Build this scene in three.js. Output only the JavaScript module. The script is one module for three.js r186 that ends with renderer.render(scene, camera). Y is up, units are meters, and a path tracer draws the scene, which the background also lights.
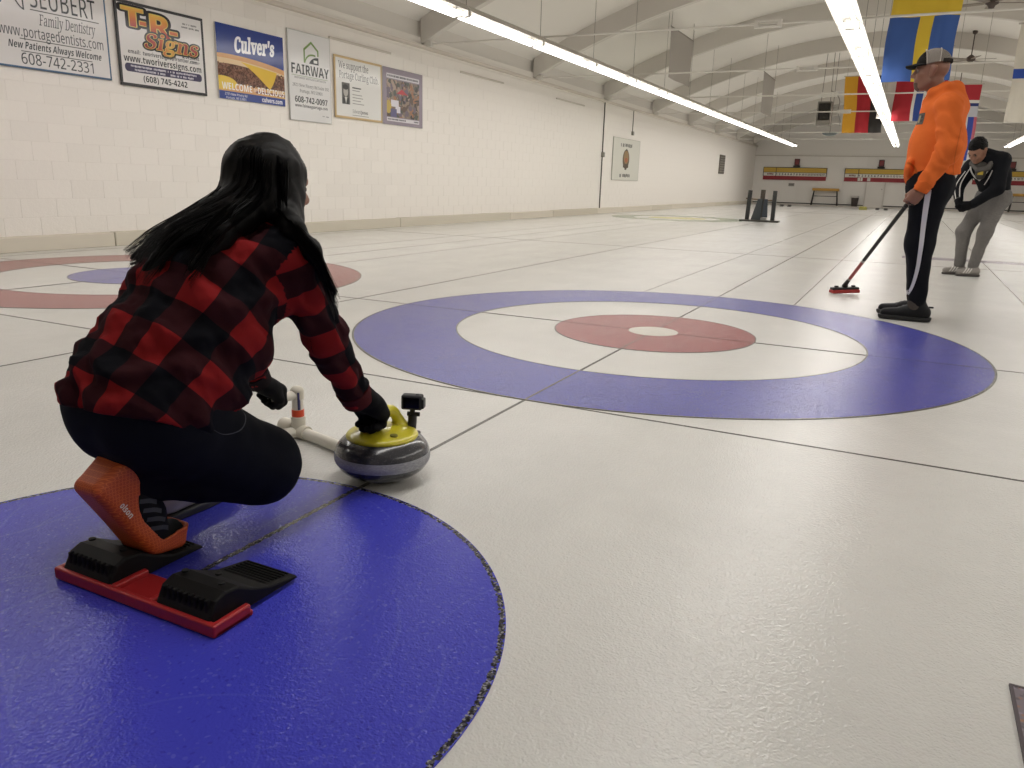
import * as THREE from 'three';
import { RoundedBoxGeometry } from 'three/addons/geometries/RoundedBoxGeometry.js';
import { mergeGeometries, mergeVertices } from 'three/addons/utils/BufferGeometryUtils.js';
import { RectAreaLightUniformsLib } from 'three/addons/lights/RectAreaLightUniformsLib.js';
import { ImprovedNoise } from 'three/addons/math/ImprovedNoise.js';

// ---------------------------------------------------------------- camera, light, exposure
const scene = new THREE.Scene();
scene.background = new THREE.Color(0x000000);
const camera = new THREE.PerspectiveCamera(52.74, 1024 / 768, 0.05, 120);
camera.position.set(1.3275, 0.8795, 4.6342);
camera.rotation.order = 'YXZ';
camera.rotation.set(-0.2561, 0.4599, 0.0286);
const renderer = new THREE.WebGLRenderer({ antialias: true });
renderer.toneMapping = THREE.LinearToneMapping;
renderer.toneMappingExposure = 0.94;
renderer.shadowMap.enabled = true;
RectAreaLightUniformsLib.init();
const LAMP = { y: 3.0, xs: [-4.45, 0.24, 4.84], pitch: 2.4, joint: -5.19, nFar: 14, nNear: 4,
  color: new THREE.Color(1.0, 0.972, 0.94), light: 8, glow: 9 };

// ---------------------------------------------------------------- helpers
const V = (x, y, z) => new THREE.Vector3(x, y, z);
const used = {};
function numbered(n) { if (used[n] === undefined) { used[n] = 0; return n; } used[n]++; return n + '_' + String(used[n]).padStart(3, '0'); }
function rng(seed) { let s = seed >>> 0; return () => { s = (s + 0x6D2B79F5) >>> 0; let t = s; t = Math.imul(t ^ (t >>> 15), t | 1); t ^= t + Math.imul(t ^ (t >>> 7), t | 61); return ((t ^ (t >>> 14)) >>> 0) / 4294967296; }; }
const perlin = new ImprovedNoise();
const fbm = (x, y, z, o = 3) => { let a = 0, w = 0.5; for (let i = 0; i < o; i++) { a += w * perlin.noise(x, y, z); x *= 2.03; y *= 2.03; z *= 2.03; w *= 0.5; } return a; };
function shadowed(m) { m.castShadow = true; m.receiveShadow = true; return m; }
function thing(name, label, category, pos = [0, 0, 0], turn = 0, group) {
  const g = new THREE.Group(); g.name = numbered(name); g.position.set(...pos); g.rotation.y = turn; scene.add(g);
  g.userData = { label, category }; if (group) g.userData.group = group; return g;
}
function tag(o, label, category, group) { o.userData.label = label; o.userData.category = category; if (group) o.userData.group = group; return o; }
function part(name, geo, mat, parent, pos, label) {
  if (Array.isArray(geo)) geo = geo.length > 1 ? merge(geo) : geo[0];
  const m = shadowed(new THREE.Mesh(geo, mat)); m.name = parent === scene ? numbered(name) : name; if (pos) m.position.set(...pos); if (label) m.userData.label = label; parent.add(m); return m;
}
function struct(name, geo, mat, pos) { const m = part(name, geo, mat, scene, pos); m.userData.kind = 'structure'; return m; }
function structGroup(name) { const g = new THREE.Group(); g.name = numbered(name); g.userData.kind = 'structure'; scene.add(g); return g; }
function merge(list) {
  list = list.map(g => g.index ? g.toNonIndexed() : g);
  for (const g of list) { if (!g.attributes.uv) g.setAttribute('uv', new THREE.Float32BufferAttribute(new Float32Array(g.attributes.position.count * 2), 2)); for (const k of Object.keys(g.attributes)) if (!['position', 'normal', 'uv'].includes(k)) g.deleteAttribute(k); }
  return mergeGeometries(list);
}
function box(w, h, d, x = 0, y = 0, z = 0) { return new THREE.BoxGeometry(w, h, d).translate(x, y, z); }
function rbox(w, h, d, r, x = 0, y = 0, z = 0, seg = 2) { return new RoundedBoxGeometry(w, h, d, seg, Math.min(r, w / 2.01, h / 2.01, d / 2.01)).translate(x, y, z); }
function rod(a, b, r, seg = 8, r2 = r) {
  a = a.isVector3 ? a : V(...a); b = b.isVector3 ? b : V(...b);
  const d = b.clone().sub(a), g = new THREE.CylinderGeometry(r2, r, d.length(), seg);
  g.applyQuaternion(new THREE.Quaternion().setFromUnitVectors(V(0, 1, 0), d.clone().normalize()));
  const c = a.clone().add(b).multiplyScalar(0.5); return g.translate(c.x, c.y, c.z);
}
function tube(pts, r, seg = 24, rs = 8) { return new THREE.TubeGeometry(new THREE.CatmullRomCurve3(pts.map(p => V(...p))), seg, r, rs, false); }
function extrude(pts, depth, bevel = 0) {   // polygon in xy, depth along z, centred in z
  const s = new THREE.Shape(pts.map(p => new THREE.Vector2(...p)));
  const g = new THREE.ExtrudeGeometry(s, { depth: depth - 2 * bevel, bevelEnabled: bevel > 0, bevelSize: bevel, bevelThickness: bevel, bevelSegments: 2, bevelOffset: -bevel, curveSegments: 24 });
  return g.translate(0, 0, -depth / 2 + bevel);
}
function mat(color, rough = 0.6, extra = {}) { const m = new THREE.MeshPhysicalMaterial({ color: new THREE.Color(color), roughness: rough, side: THREE.DoubleSide, ...extra }); return m; }
function canvasTex(w, h, draw, repeat = false) {
  const c = document.createElement('canvas'); c.width = w; c.height = h; const g = c.getContext('2d'); draw(g, w, h);
  const t = new THREE.CanvasTexture(c); t.colorSpace = THREE.SRGBColorSpace; t.anisotropy = 8; if (repeat) t.wrapS = t.wrapT = THREE.RepeatWrapping; return t;
}
function dataTex(n, fn, srgb = false, m = n) {   // fn(u,v) -> [r,g,b] 0..1
  const d = new Uint8Array(n * m * 4); let i = 0;
  for (let y = 0; y < m; y++) for (let x = 0; x < n; x++) { const c = fn(x / n, y / m, x, y); d[i++] = Math.max(0, Math.min(255, c[0] * 255)); d[i++] = Math.max(0, Math.min(255, c[1] * 255)); d[i++] = Math.max(0, Math.min(255, c[2] * 255)); d[i++] = 255; }
  const t = new THREE.DataTexture(d, n, m); t.wrapS = t.wrapT = THREE.RepeatWrapping; t.magFilter = THREE.LinearFilter; t.minFilter = THREE.LinearMipmapLinearFilter; t.generateMipmaps = true; if (srgb) t.colorSpace = THREE.SRGBColorSpace; t.needsUpdate = true; return t;
}
// tileable value noise
function tileNoise(n, cells, seed) {
  const r = rng(seed), g = new Float32Array(cells * cells).map(() => r());
  return (u, v) => { let x = ((u % 1) + 1) % 1 * cells, y = ((v % 1) + 1) % 1 * cells; const x0 = Math.floor(x), y0 = Math.floor(y); let fx = x - x0, fy = y - y0; fx = fx * fx * (3 - 2 * fx); fy = fy * fy * (3 - 2 * fy); const a = (i, j) => g[(j % cells) * cells + (i % cells)]; return (a(x0, y0) * (1 - fx) + a(x0 + 1, y0) * fx) * (1 - fy) + (a(x0, y0 + 1) * (1 - fx) + a(x0 + 1, y0 + 1) * fx) * fy; };
}
// ---------------------------------------------------------------- the ice
const XW = 7.2, ZF = -43.6, ZB = 9, HW = 3.25;
const nA = tileNoise(1, 96, 11), nB = tileNoise(1, 210, 12), nC = tileNoise(1, 12, 13), nD = tileNoise(1, 30, 14), nE = tileNoise(1, 400, 15);
const pebble = dataTex(1024, (u, v) => { const a = nB(u, v), b = nE(u, v), c = nA(u, v); const h = 0.45 * a + 0.3 * b + 0.25 * c; return [h, h, h]; });
const iceMap = dataTex(512, (u, v) => { const n = 0.5 * nC(u, v) + 0.3 * nD(u, v) + 0.2 * nA(u, v), st = nD(u * 1, v * 0.05) - 0.5; const k = 0.95 + 0.05 * n + 0.02 * st; return [0.88 * k, 0.875 * k, 0.855 * k]; }, true);
const frostMap = dataTex(512, (u, v) => { const n = 0.5 * nC(u, v) + 0.3 * nD(u, v) + 0.2 * nA(u, v); const k = 0.93 + 0.07 * n; return [k, k, k]; }, true);
function tex(t, rx, ry) { const c = t.clone(); c.repeat.set(rx, ry); c.needsUpdate = true; return c; }
const ICE = { roughness: 0.17, bumpScale: 0.0015, specularIntensity: 1.0, ior: 1.34 };
const iceMat = new THREE.MeshPhysicalMaterial({ map: tex(iceMap, 1 / 4, 1 / 4), bumpMap: tex(pebble, 1 / 0.9, 1 / 0.9), ...ICE });
function paint(color) { return new THREE.MeshPhysicalMaterial({ color: new THREE.Color(color), map: tex(frostMap, 1 / 1.6, 1 / 1.6), bumpMap: tex(pebble, 1 / 0.9, 1 / 0.9), ...ICE, side: THREE.DoubleSide }); }
function uvXZ(g) { const p = g.attributes.position, uv = new Float32Array(p.count * 2); for (let i = 0; i < p.count; i++) { uv[2 * i] = p.getX(i); uv[2 * i + 1] = p.getZ(i); } g.setAttribute('uv', new THREE.BufferAttribute(uv, 2)); return g; }
const floor = structGroup('floor'); 
part('ice_sheet', uvXZ(box(2 * XW, 0.2, ZB - ZF, 0, -0.1, (ZB + ZF) / 2)), iceMat, floor);
const lineMat = paint('#67645f'), fineLine = lineMat;
const SP = 4.55;   // sheet spacing
const lineBox = (x0, x1, z0, z1) => uvXZ(box(x1 - x0, 0.0012, z1 - z0, (x0 + x1) / 2, 0.0006, (z0 + z1) / 2));
for (const s of [-SP, 0, SP]) {
  part('center_line', lineBox(s - 0.0065, s + 0.0065, -38.4, 3.0), lineMat, floor);
  for (const d of [-0.61, 0.61]) part('courtesy_line', lineBox(s + d - 0.004, s + d + 0.004, -33, -1.72), fineLine, floor);
}
for (const x of [-SP * 1.5, -SP / 2, SP / 2, SP * 1.5]) part('sheet_divider_line', lineBox(x - 0.006, x + 0.006, -41, 7), fineLine, floor);
for (const [z, w] of [[0, 0.006], [1.829, 0.006], [-6.4, 0.006], [-28.35, 0.05], [-34.75, 0.006]]) part('cross_line', lineBox(-SP * 1.5, SP * 1.5, z - w, z + w), z < -3 ? fineLine : lineMat, floor);
part('hog_line', uvXZ(box(5.5, 0.0016, 0.42, 4.05, 0.0008, -7.7)), paint('#a39aa8'), floor, null, 'wide faded purple line across the right sheet');

// rings painted in the ice: each disc is a thin annulus with a dark scribed edge
function ring(r0, r1, h = 0.002) {
  const s = new THREE.Shape(); s.absarc(0, 0, r1, 0, Math.PI * 2); if (r0 > 0) { const p = new THREE.Path(); p.absarc(0, 0, r0, 0, Math.PI * 2, true); s.holes.push(p); }
  return uvXZ(new THREE.ExtrudeGeometry(s, { depth: h, bevelEnabled: false, curveSegments: 96 }).rotateX(-Math.PI / 2));
}
function house(label, x, z, outer, inner, group) {
  const g = thing('painted_house', label, 'target rings', [x, 0, z]);
  part('outer_ring', ring(1.219, 1.829), paint(outer), g); part('inner_ring', ring(0.152, 0.61), paint(inner), g); part('button', ring(0, 0.152), paint('#dcd8cc'), g);
  part('scribe', [ring(1.822, 1.834, 0.0024), ring(1.215, 1.223, 0.0024), ring(0.606, 0.613, 0.0024)], lineMat, g);
  // lines scribed across the rings
  part('tee_scribe', [uvXZ(box(3.658, 0.0026, 0.008, 0, 0.0013, 0)), uvXZ(box(0.009, 0.0026, 3.658, 0, 0.0013, 0))], lineMat, g);
  part('button_face', ring(0, 0.15, 0.003), paint('#dcd8cc'), g);
  return g;
}
house('large blue and white curling house with red centre on the middle sheet', 0, 0, '#5557b0', '#a04c4e');
house('red and white curling house with blue centre painted beside the block wall', -SP, 0, '#a45f60', '#6b6bb2');
{ // mid-ice emblem
  const g = thing('painted_circle', 'faint green and yellow circle painted mid-ice near the block wall', 'painted circle', [-SP, 0, -17.4]);
  part('outer_ring', ring(1.2, 1.829), paint('#8fa083'), g); part('inner_disc', ring(0, 0.8), paint('#d6d095'), g);
}
// ---------------------------------------------------------------- left wall of painted blocks
const wallPaint = ['#f0ebe4', '#efeae3', '#f1ece5', '#eee9e2'].map(c => mat(c, 0.55));
const bumpWall = dataTex(256, (u, v) => { const h = 0.6 * nA(u, v) + 0.4 * nD(u, v); return [h, h, h]; });
for (const m of wallPaint) { m.bumpMap = tex(bumpWall, 1 / 0.8, 1 / 0.8); m.bumpScale = 0.002; }
const plaster = mat('#e4dfd8', 0.6), boardPaint = mat('#d5d0c8', 0.6), deckPaint = mat('#e6e2db', 0.65), ribPaint = mat('#d2cdc5', 0.6);
const wl = structGroup('wall_left');
part('core', box(0.3, 3.6, ZB - ZF, -XW - 0.1508, 1.6, (ZB + ZF) / 2), mat('#e9e4dc', 0.7), wl);
function blockGeo(w, h, d, c) {   // painted block with a softened front edge, front face towards +x
  const g = box(d, h, w, d / 2, 0, 0), p = g.attributes.position;
  const f = new THREE.BufferGeometry(), q = []; const H = h / 2, W = w / 2; const A = [[d - c, -H, W], [d - c, -H, -W], [d - c, H, -W], [d - c, H, W]], B = [[d, -H + c, W - c], [d, -H + c, -W + c], [d, H - c, -W + c], [d, H - c, W - c]], C = A.map(a => [0, a[1], a[2]]);
  const quad = (a, b, cc, e) => q.push(...a, ...b, ...cc, ...a, ...cc, ...e);
  quad(B[0], B[1], B[2], B[3]); for (let i = 0; i < 4; i++) { const j = (i + 1) % 4; quad(A[i], A[j], B[j], B[i]); quad(C[i], C[j], A[j], A[i]); }
  f.setAttribute('position', new THREE.Float32BufferAttribute(q, 3)); f.computeVertexNormals();
  const uv = []; for (let i = 0; i < q.length; i += 3) uv.push(q[i + 2], q[i + 1]); f.setAttribute('uv', new THREE.Float32BufferAttribute(uv, 2)); return f;
}
{
  const bw = 0.4, bh = 0.2, y0 = 0.15, rows = 15; const full = blockGeo(bw - 0.0025, bh - 0.0025, 0.014, 0.0018); const rest = []; const R = rng(5);
  for (let r = 0; r < rows; r++) for (let c = -22; c < 112; c++) {
    const z = 0.2 - c * bw - (r % 2 ? bw / 2 : 0), y = y0 + (r + 0.5) * bh; if (z < ZF || z > ZB) { R(); R(); continue; }
    const jut = (R() - 0.5) * 0.0015, k = Math.floor(R() * 4);
    if (c >= 0 && c < 20) { const m = new THREE.Mesh(full, wallPaint[k]); shadowed(m); m.name = 'block'; m.position.set(-XW - 0.012 + jut, y, z); wl.add(m); }
    else rest.push(full.clone().translate(-XW - 0.012 + jut, y, z));
  }
  const m = part('block_courses', merge(rest), wallPaint[0], wl); m.userData.kind = 'stuff';
}
{ const b = structGroup('baseboard_left'); const R = rng(8); let z = ZB; // low concrete kerb in lengths
  while (z > ZF) { const L = 2.2 + R() * 2.4, z1 = Math.max(ZF, z - L); part('kerb_length', rbox(0.12, 0.16 + R() * 0.02, z - z1 - 0.01, 0.015, -XW + 0.05, 0.078, (z + z1) / 2), mat(['#cfc8b8', '#d6cebf', '#c9c1b1'][Math.floor(R() * 3)], 0.75), b); z = z1; } }
{ const t = structGroup('trim_1'); part('wall_plate', box(0.2, 0.05, ZB - ZF, -XW + 0.0, HW - 0.02, (ZB + ZF) / 2), mat('#d2cabe', 0.6), t); part('eave_board', box(0.06, 0.5, ZB - ZF, -XW - 0.1, HW + 0.25, (ZB + ZF) / 2), boardPaint, t); }
// other walls
struct('wall_right', box(0.3, 3.9, ZB - ZF, XW + 0.15, 1.95, (ZB + ZF) / 2), plaster);
struct('wall_back', box(2 * XW + 0.6, 5.9, 0.3, 0, 2.95, ZB + 0.15), plaster);
// ---------------------------------------------------------------- arched roof
const archDeck = x => 3.72 + 1.85 * (1 - (x / XW) ** 2), archRib = x => 3.28 + 1.85 * (1 - (x / XW) ** 2);
const ceil = structGroup('ceiling');
{
  const N = 48, out = [], inn = []; for (let i = 0; i <= N; i++) { const x = -XW - 0.3 + (2 * XW + 0.6) * i / N; inn.push([x, archDeck(x)]); out.unshift([x, archDeck(x) + 0.12]); }
  const len = ZB - ZF + 0.6; part('roof_deck', extrude([...inn, ...out], len), deckPaint, ceil, [0, 0, (ZB + ZF) / 2]);
  const a = [], b = []; for (let i = 0; i <= N; i++) { const x = -XW + 2 * XW * i / N; a.push([x, archRib(x)]); b.unshift([x, archDeck(x) + 0.02]); }
  const rib = extrude([...a, ...b], 0.16, 0.008);
  for (let k = -3; k < 8; k++) part('arch_rib', rib, ribPaint, ceil, [0, 0, -8.45 - 4.88 * k]);
}
// far wall
{
  const w = structGroup('wall_far'); part('core', box(2 * XW + 0.6, 5.9, 0.3, 0, 2.95, ZF - 0.17), mat('#f0ece6', 0.7), w);
  const R = rng(3); for (let x = -XW; x < XW - 0.01; x += 1.2) part('panel', box(1.19, 2.68, 0.02, x + 0.6, 1.36, ZF - 0.01), mat(['#f0ece6', '#eeeae4', '#f2eee8'][Math.floor(R() * 3)], 0.5), w);
  part('ledge', box(2 * XW, 0.05, 0.06, 0, 2.72, ZF + 0.01), mat('#cfc8be', 0.6), w);
  const b = structGroup('baseboard_far'); part('kick_strip', box(2 * XW, 0.05, 0.05, 0, 0.11, ZF + 0.025), mat('#3a3734', 0.7), b); part('apron', box(2 * XW, 0.09, 0.9, 0, 0.0, ZF + 0.45), mat('#cfc9c0', 0.6), b);
}
// tie rods
const rodPaint = mat('#dcd8d0', 0.5);
for (let k = -2; k < 7; k++) {
  const z = -8.45 - 4.88 * k, g = part('tie_rod', rod([-XW + 0.12, 0, 0], [XW - 0.12, 0, 0], 0.017, 8), rodPaint, ceil, [0, 3.29, z], 'thin white steel tie rod');
  part('turnbuckle', [box(0.3, 0.03, 0.05, -1.0, 0.04), box(0.3, 0.03, 0.05, -1.0, -0.04), box(0.06, 0.11, 0.06, -1.17, 0), box(0.06, 0.11, 0.06, -0.83, 0)], rodPaint, g);
  for (const s of [-1, 1]) part('anchor', rbox(0.16, 0.1, 0.1, 0.01, s * (XW - 0.12), 0, 0), rodPaint, g);
}
// ---------------------------------------------------------------- fluorescent strips
{
  const hoodMat = mat('#b9b4aa', 0.5), glow = new THREE.MeshStandardMaterial({ color: 0xffffff, emissive: LAMP.color, emissiveIntensity: LAMP.glow, roughness: 0.4 });
  const capMat = mat('#d8d4cc', 0.5), wireMat = mat('#77726b', 0.5, { metalness: 0.4 });
  const L = LAMP.pitch - 0.03, ord = n => ['zeroth', 'first', 'second', 'third', 'fourth', 'fifth', 'sixth', 'seventh', 'eighth', 'ninth', 'tenth', 'eleventh', 'twelfth', 'thirteenth', 'fourteenth', 'fifteenth', 'sixteenth', 'seventeenth', 'eighteenth'][n];
  const hood = extrude([[-0.17, 0.05], [-0.165, 0.05], [-0.07, 0.135], [0.07, 0.135], [0.165, 0.05], [0.17, 0.05], [0.075, 0.145], [-0.075, 0.145]], L);
  const tubeG = rod([0, 0, -L / 2 + 0.05], [0, 0, L / 2 - 0.05], 0.02, 10);
  LAMP.xs.forEach((x, s) => {
    const where = ['lamp strip beside the block wall', 'lamp strip over the middle sheet', 'lamp strip over the right sheet'][s];
    for (let k = -LAMP.nNear; k < LAMP.nFar; k++) {
      const z = LAMP.joint - LAMP.pitch * (k + 0.5);
      const g = thing('ceiling_lamp', ord(LAMP.nFar - k) + ' twin-tube lamp from the far wall in the ' + where, 'lamp', [x, LAMP.y, z], 0, 'lamps of the ' + where);
      part('hood', hood, hoodMat, g); for (const d of [-0.085, 0.085]) part('lamp_tube', tubeG, glow, g, [d, 0.012, 0]);
      for (const e of [-1, 1]) part('end_cap', box(0.24, 0.075, 0.03, 0, 0.04, e * (L / 2 - 0.015)), capMat, g);
      part('hanger_wire', rod([0, 0.14, L / 2 - 0.1], [0, archDeck(x) - LAMP.y, L / 2 - 0.1], 0.004, 5), wireMat, g);
      const a = new THREE.RectAreaLight(LAMP.color, LAMP.light, 0.3, L - 0.1); a.position.set(0, -0.014, 0); a.rotation.x = -Math.PI / 2; g.add(a);
    }
  });
}
// ---------------------------------------------------------------- boards on the block wall
const FS = 'sans-serif';
function txt(g, s, x, y, size, color, weight = '', align = 'center', maxW, family = FS) { g.fillStyle = color; g.font = `${weight} ${size}px ${family}`; g.textAlign = align; g.textBaseline = 'middle'; maxW ? g.fillText(s, x, y, maxW) : g.fillText(s, x, y); }
function dashes(g, x, y, w, h, n, color, seed) { const R = rng(seed); g.fillStyle = color; const s = w / n; for (let i = 0; i < n; i++) if (R() > 0.14) g.fillRect(x - w / 2 + i * s, y - h / 2 + R() * h * 0.15, s * (0.55 + R() * 0.25), h * (0.75 + R() * 0.2)); }
function wallBoard(name, label, cat, z0, z1, y0, y1, draw, frameColor, fw, gloss = 0.18, frameDepth = 0.02) {
  const w = Math.abs(z1 - z0), h = y1 - y0; const g = thing(name, label, cat, [-XW + 0.022, (y0 + y1) / 2, (z0 + z1) / 2], Math.PI / 2);
  const W = 1024, H = Math.round(1024 * h / w / 2) * 2; const t = canvasTex(Math.min(W, 1024), Math.min(H, 1400), (c, a, b) => { c.save(); c.scale(a / 1000, b / (1000 * h / w)); draw(c, 1000, 1000 * h / w); c.restore(); });
  const face = new THREE.PlaneGeometry(w - fw, h - fw).translate(0, 0, 0.0115); part('printed_face', face, new THREE.MeshPhysicalMaterial({ map: t, roughness: gloss, specularIntensity: 0.7 }), g);
  part('backing', box(w - 0.004, h - 0.004, 0.02), mat('#d8d6d2', 0.6), g);
  if (fw > 0.006) { const d = frameDepth, m = mat(frameColor, 0.35); for (const s of [-1, 1]) { part('frame_bar', rbox(w, fw, d, 0.004, 0, s * (h / 2 - fw / 2), 0.004), m, g); part('frame_bar', rbox(fw, h - 2 * fw, d, 0.004, s * (w / 2 - fw / 2), 0, 0.004), m, g); } }
  return g;
}
wallBoard('dentist_sign', 'white board with thin blue frame and phone number ending 2331', 'sign', 0.02, -1.83, 1.88, 2.93, (g, w, h) => {
  g.fillStyle = '#dcd9d8'; g.fillRect(0, 0, w, h);
  g.strokeStyle = '#35506f'; g.lineWidth = 12; g.lineCap = 'round'; g.beginPath(); g.moveTo(250, 20); g.bezierCurveTo(255, 160, 300, 240, 350, 236); g.bezierCurveTo(375, 220, 370, 130, 390, 120); g.stroke();
  g.strokeStyle = '#2a2d33'; g.lineWidth = 8; g.beginPath(); g.moveTo(386, 122); g.bezierCurveTo(420, 150, 440, 240, 482, 252); g.lineTo(480, 60); g.stroke();
  txt(g, 'SEUBERT', 727, 180, 150, '#26282c', '', 'center', 415); g.fillStyle = '#333'; g.fillRect(520, 244, 430, 5);
  txt(g, 'Family Dentistry', 740, 294, 84, '#33363b', 'italic', 'center', 353, 'serif');
  txt(g, 'www.portagedentists.com', 647, 372, 80, '#3a3d42', '', 'center', 645); g.fillStyle = '#333'; g.fillRect(440, 410, 440, 4);
  txt(g, 'New Patients Always Welcome', 655, 446, 54, '#2c2f34', 'italic bold', 'center', 577); g.fillStyle = '#333'; g.fillRect(440, 477, 440, 4);
  txt(g, '608-742-2331', 665, 518, 84, '#2c2f34', '', 'center', 466);
}, '#35587a', 0.02);
wallBoard('sign_maker_board', 'white board in black frame with red and yellow lettering over script', 'sign', -1.945, -3.225, 1.85, 2.79, (g, w, h) => {
  g.fillStyle = '#dedbd9'; g.fillRect(0, 0, w, h); const gr = g.createLinearGradient(0, 60, 0, 270); gr.addColorStop(0, '#e9c35a'); gr.addColorStop(0.45, '#d9863f'); gr.addColorStop(1, '#a3332f');
  g.lineJoin = 'round'; const big = (str, x, y, w, hh, font, fill) => { g.save(); g.font = font; g.textAlign = 'left'; g.textBaseline = 'alphabetic'; const m = g.measureText(str).width; g.translate(x, y); g.scale(w / m, hh / 146); g.strokeStyle = '#17141a'; g.lineWidth = 42; g.strokeText(str, 0, 0); g.strokeStyle = '#d9c065'; g.lineWidth = 10; g.strokeText(str, 0, 0); g.fillStyle = fill; g.fillText(str, 0, 0); g.restore(); };
  const gr0 = g.createLinearGradient(0, -150, 0, 0); gr0.addColorStop(0, '#e9c35a'); gr0.addColorStop(0.45, '#d9863f'); gr0.addColorStop(1, '#a3332f');
  big('T', 50, 205, 250, 170, `bold 200px ${FS}`, gr0); big('-', 240, 235, 90, 200, `bold 200px ${FS}`, gr0); big('R', 330, 255, 270, 200, `bold 200px ${FS}`, gr0); big('-', 580, 260, 110, 180, `bold 200px ${FS}`, gr0);
  const g2 = g.createLinearGradient(0, 0, 430, 0); g2.addColorStop(0, '#8e2b2e'); g2.addColorStop(0.35, '#b5503a'); g2.addColorStop(0.6, '#dcae55'); g2.addColorStop(1, '#9c2e2c'); big('Signs', 270, 375, 650, 140, 'italic bold 200px serif', g2);
  txt(g, '& DESIGNS', 830, 395, 42, '#222', 'bold', 'center', 260); txt(g, 'of Portage', 880, 430, 26, '#444', '', 'center');
  dashes(g, 850, 80, 190, 18, 15, '#666', 1); dashes(g, 850, 112, 220, 18, 17, '#666', 2);
  txt(g, 'email:  tworiverssigns@frontier.com', 500, 432, 50, '#3a393d', 'bold', 'center', 820); txt(g, 'www.tworiverssigns.com', 500, 496, 84, '#1e1d20', 'bold', 'center', 920);
  g.fillStyle = '#37304f'; g.beginPath(); g.roundRect(45, 540, 910, 76, 34); g.fill(); dashes(g, 500, 563, 780, 20, 52, '#d8d4dc', 3); dashes(g, 500, 595, 700, 20, 46, '#d8d4dc', 4);
  txt(g, '(608) 745-4242', 500, 666, 78, '#1e1d20', 'bold', 'center', 560);
}, '#1b181c', 0.034);
wallBoard('burger_poster', 'blue restaurant poster showing a burger with melted cheese', 'poster', -3.43, -4.69, 1.85, 2.80, (g, w, h) => {
  g.fillStyle = '#2b3f86'; g.fillRect(0, 0, w, h);
  const R = rng(21);
  g.fillStyle = '#d3a06b'; g.beginPath(); g.moveTo(0, 300); g.bezierCurveTo(200, 280, 700, 300, 1000, 360); g.lineTo(1000, 680); g.lineTo(0, 680); g.fill();
  g.fillStyle = '#e2c59a'; g.beginPath(); g.moveTo(0, 340); g.bezierCurveTo(300, 330, 700, 360, 1000, 410); g.lineTo(1000, 430); g.lineTo(0, 400); g.fill();
  g.fillStyle = '#6b4433'; g.beginPath(); g.moveTo(0, 400); g.bezierCurveTo(250, 370, 700, 420, 1000, 450); g.lineTo(1000, 600); g.bezierCurveTo(700, 590, 300, 560, 0, 560); g.fill();
  for (let i = 0; i < 900; i++) { const x = R() * 1000, y = 395 + R() * 180 + x * 0.03; g.fillStyle = ['#7d5340', '#54331f', '#8a6350', '#46291b'][Math.floor(R() * 4)]; g.beginPath(); g.ellipse(x, y, 6 + R() * 16, 4 + R() * 8, R() * 3, 0, 7); g.fill(); }
  g.fillStyle = '#e0b93f'; g.beginPath(); g.moveTo(330, 350); g.lineTo(880, 400); g.bezierCurveTo(830, 520, 800, 560, 760, 590); g.bezierCurveTo(690, 560, 560, 440, 330, 350); g.fill();
  g.fillStyle = '#e4c350'; g.beginPath(); g.ellipse(60, 590, 200, 70, 0, 0, 7); g.fill(); g.fillStyle = '#d0a868'; g.fillRect(700, 590, 300, 80);
  g.fillStyle = '#6e2a24'; for (let i = 0; i < 12; i++) { g.beginPath(); g.ellipse(560 + i * 40, 640, 30, 14, 0, 0, 7); g.fill(); }
  g.fillStyle = '#2b3f86'; g.fillRect(0, 672, w, 120);
  g.save(); g.translate(240, 260); g.rotate(-0.06); g.font = `italic bold 210px serif`; g.textAlign = 'left'; g.textBaseline = 'alphabetic'; g.strokeStyle = '#eeeef2'; g.lineJoin = 'round'; g.lineWidth = 14; g.fillStyle = '#eeeef2'; g.strokeText("Culver's", 0, 0, 610); g.fillText("Culver's", 0, 0, 610); g.restore();
  txt(g, 'WELCOME', 265, 620, 96, '#f0ece6', 'bold', 'center', 440); txt(g, 'to', 525, 620, 60, '#e8e2da', 'italic', 'center', 60, 'serif'); txt(g, 'DELICIOUS', 775, 622, 92, '#f0ece6', 'bold', 'center', 430);
  txt(g, '2733 New Pinery Rd', 240, 700, 36, '#e8e8f0', '', 'center', 340); txt(g, 'Portage, WI 53901', 240, 738, 36, '#e8e8f0', '', 'center', 310); txt(g, 'culvers.com', 790, 712, 66, '#f0f0f4', 'bold', 'center', 330);
}, '#2b3f86', 0.004, 0.16);
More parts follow.
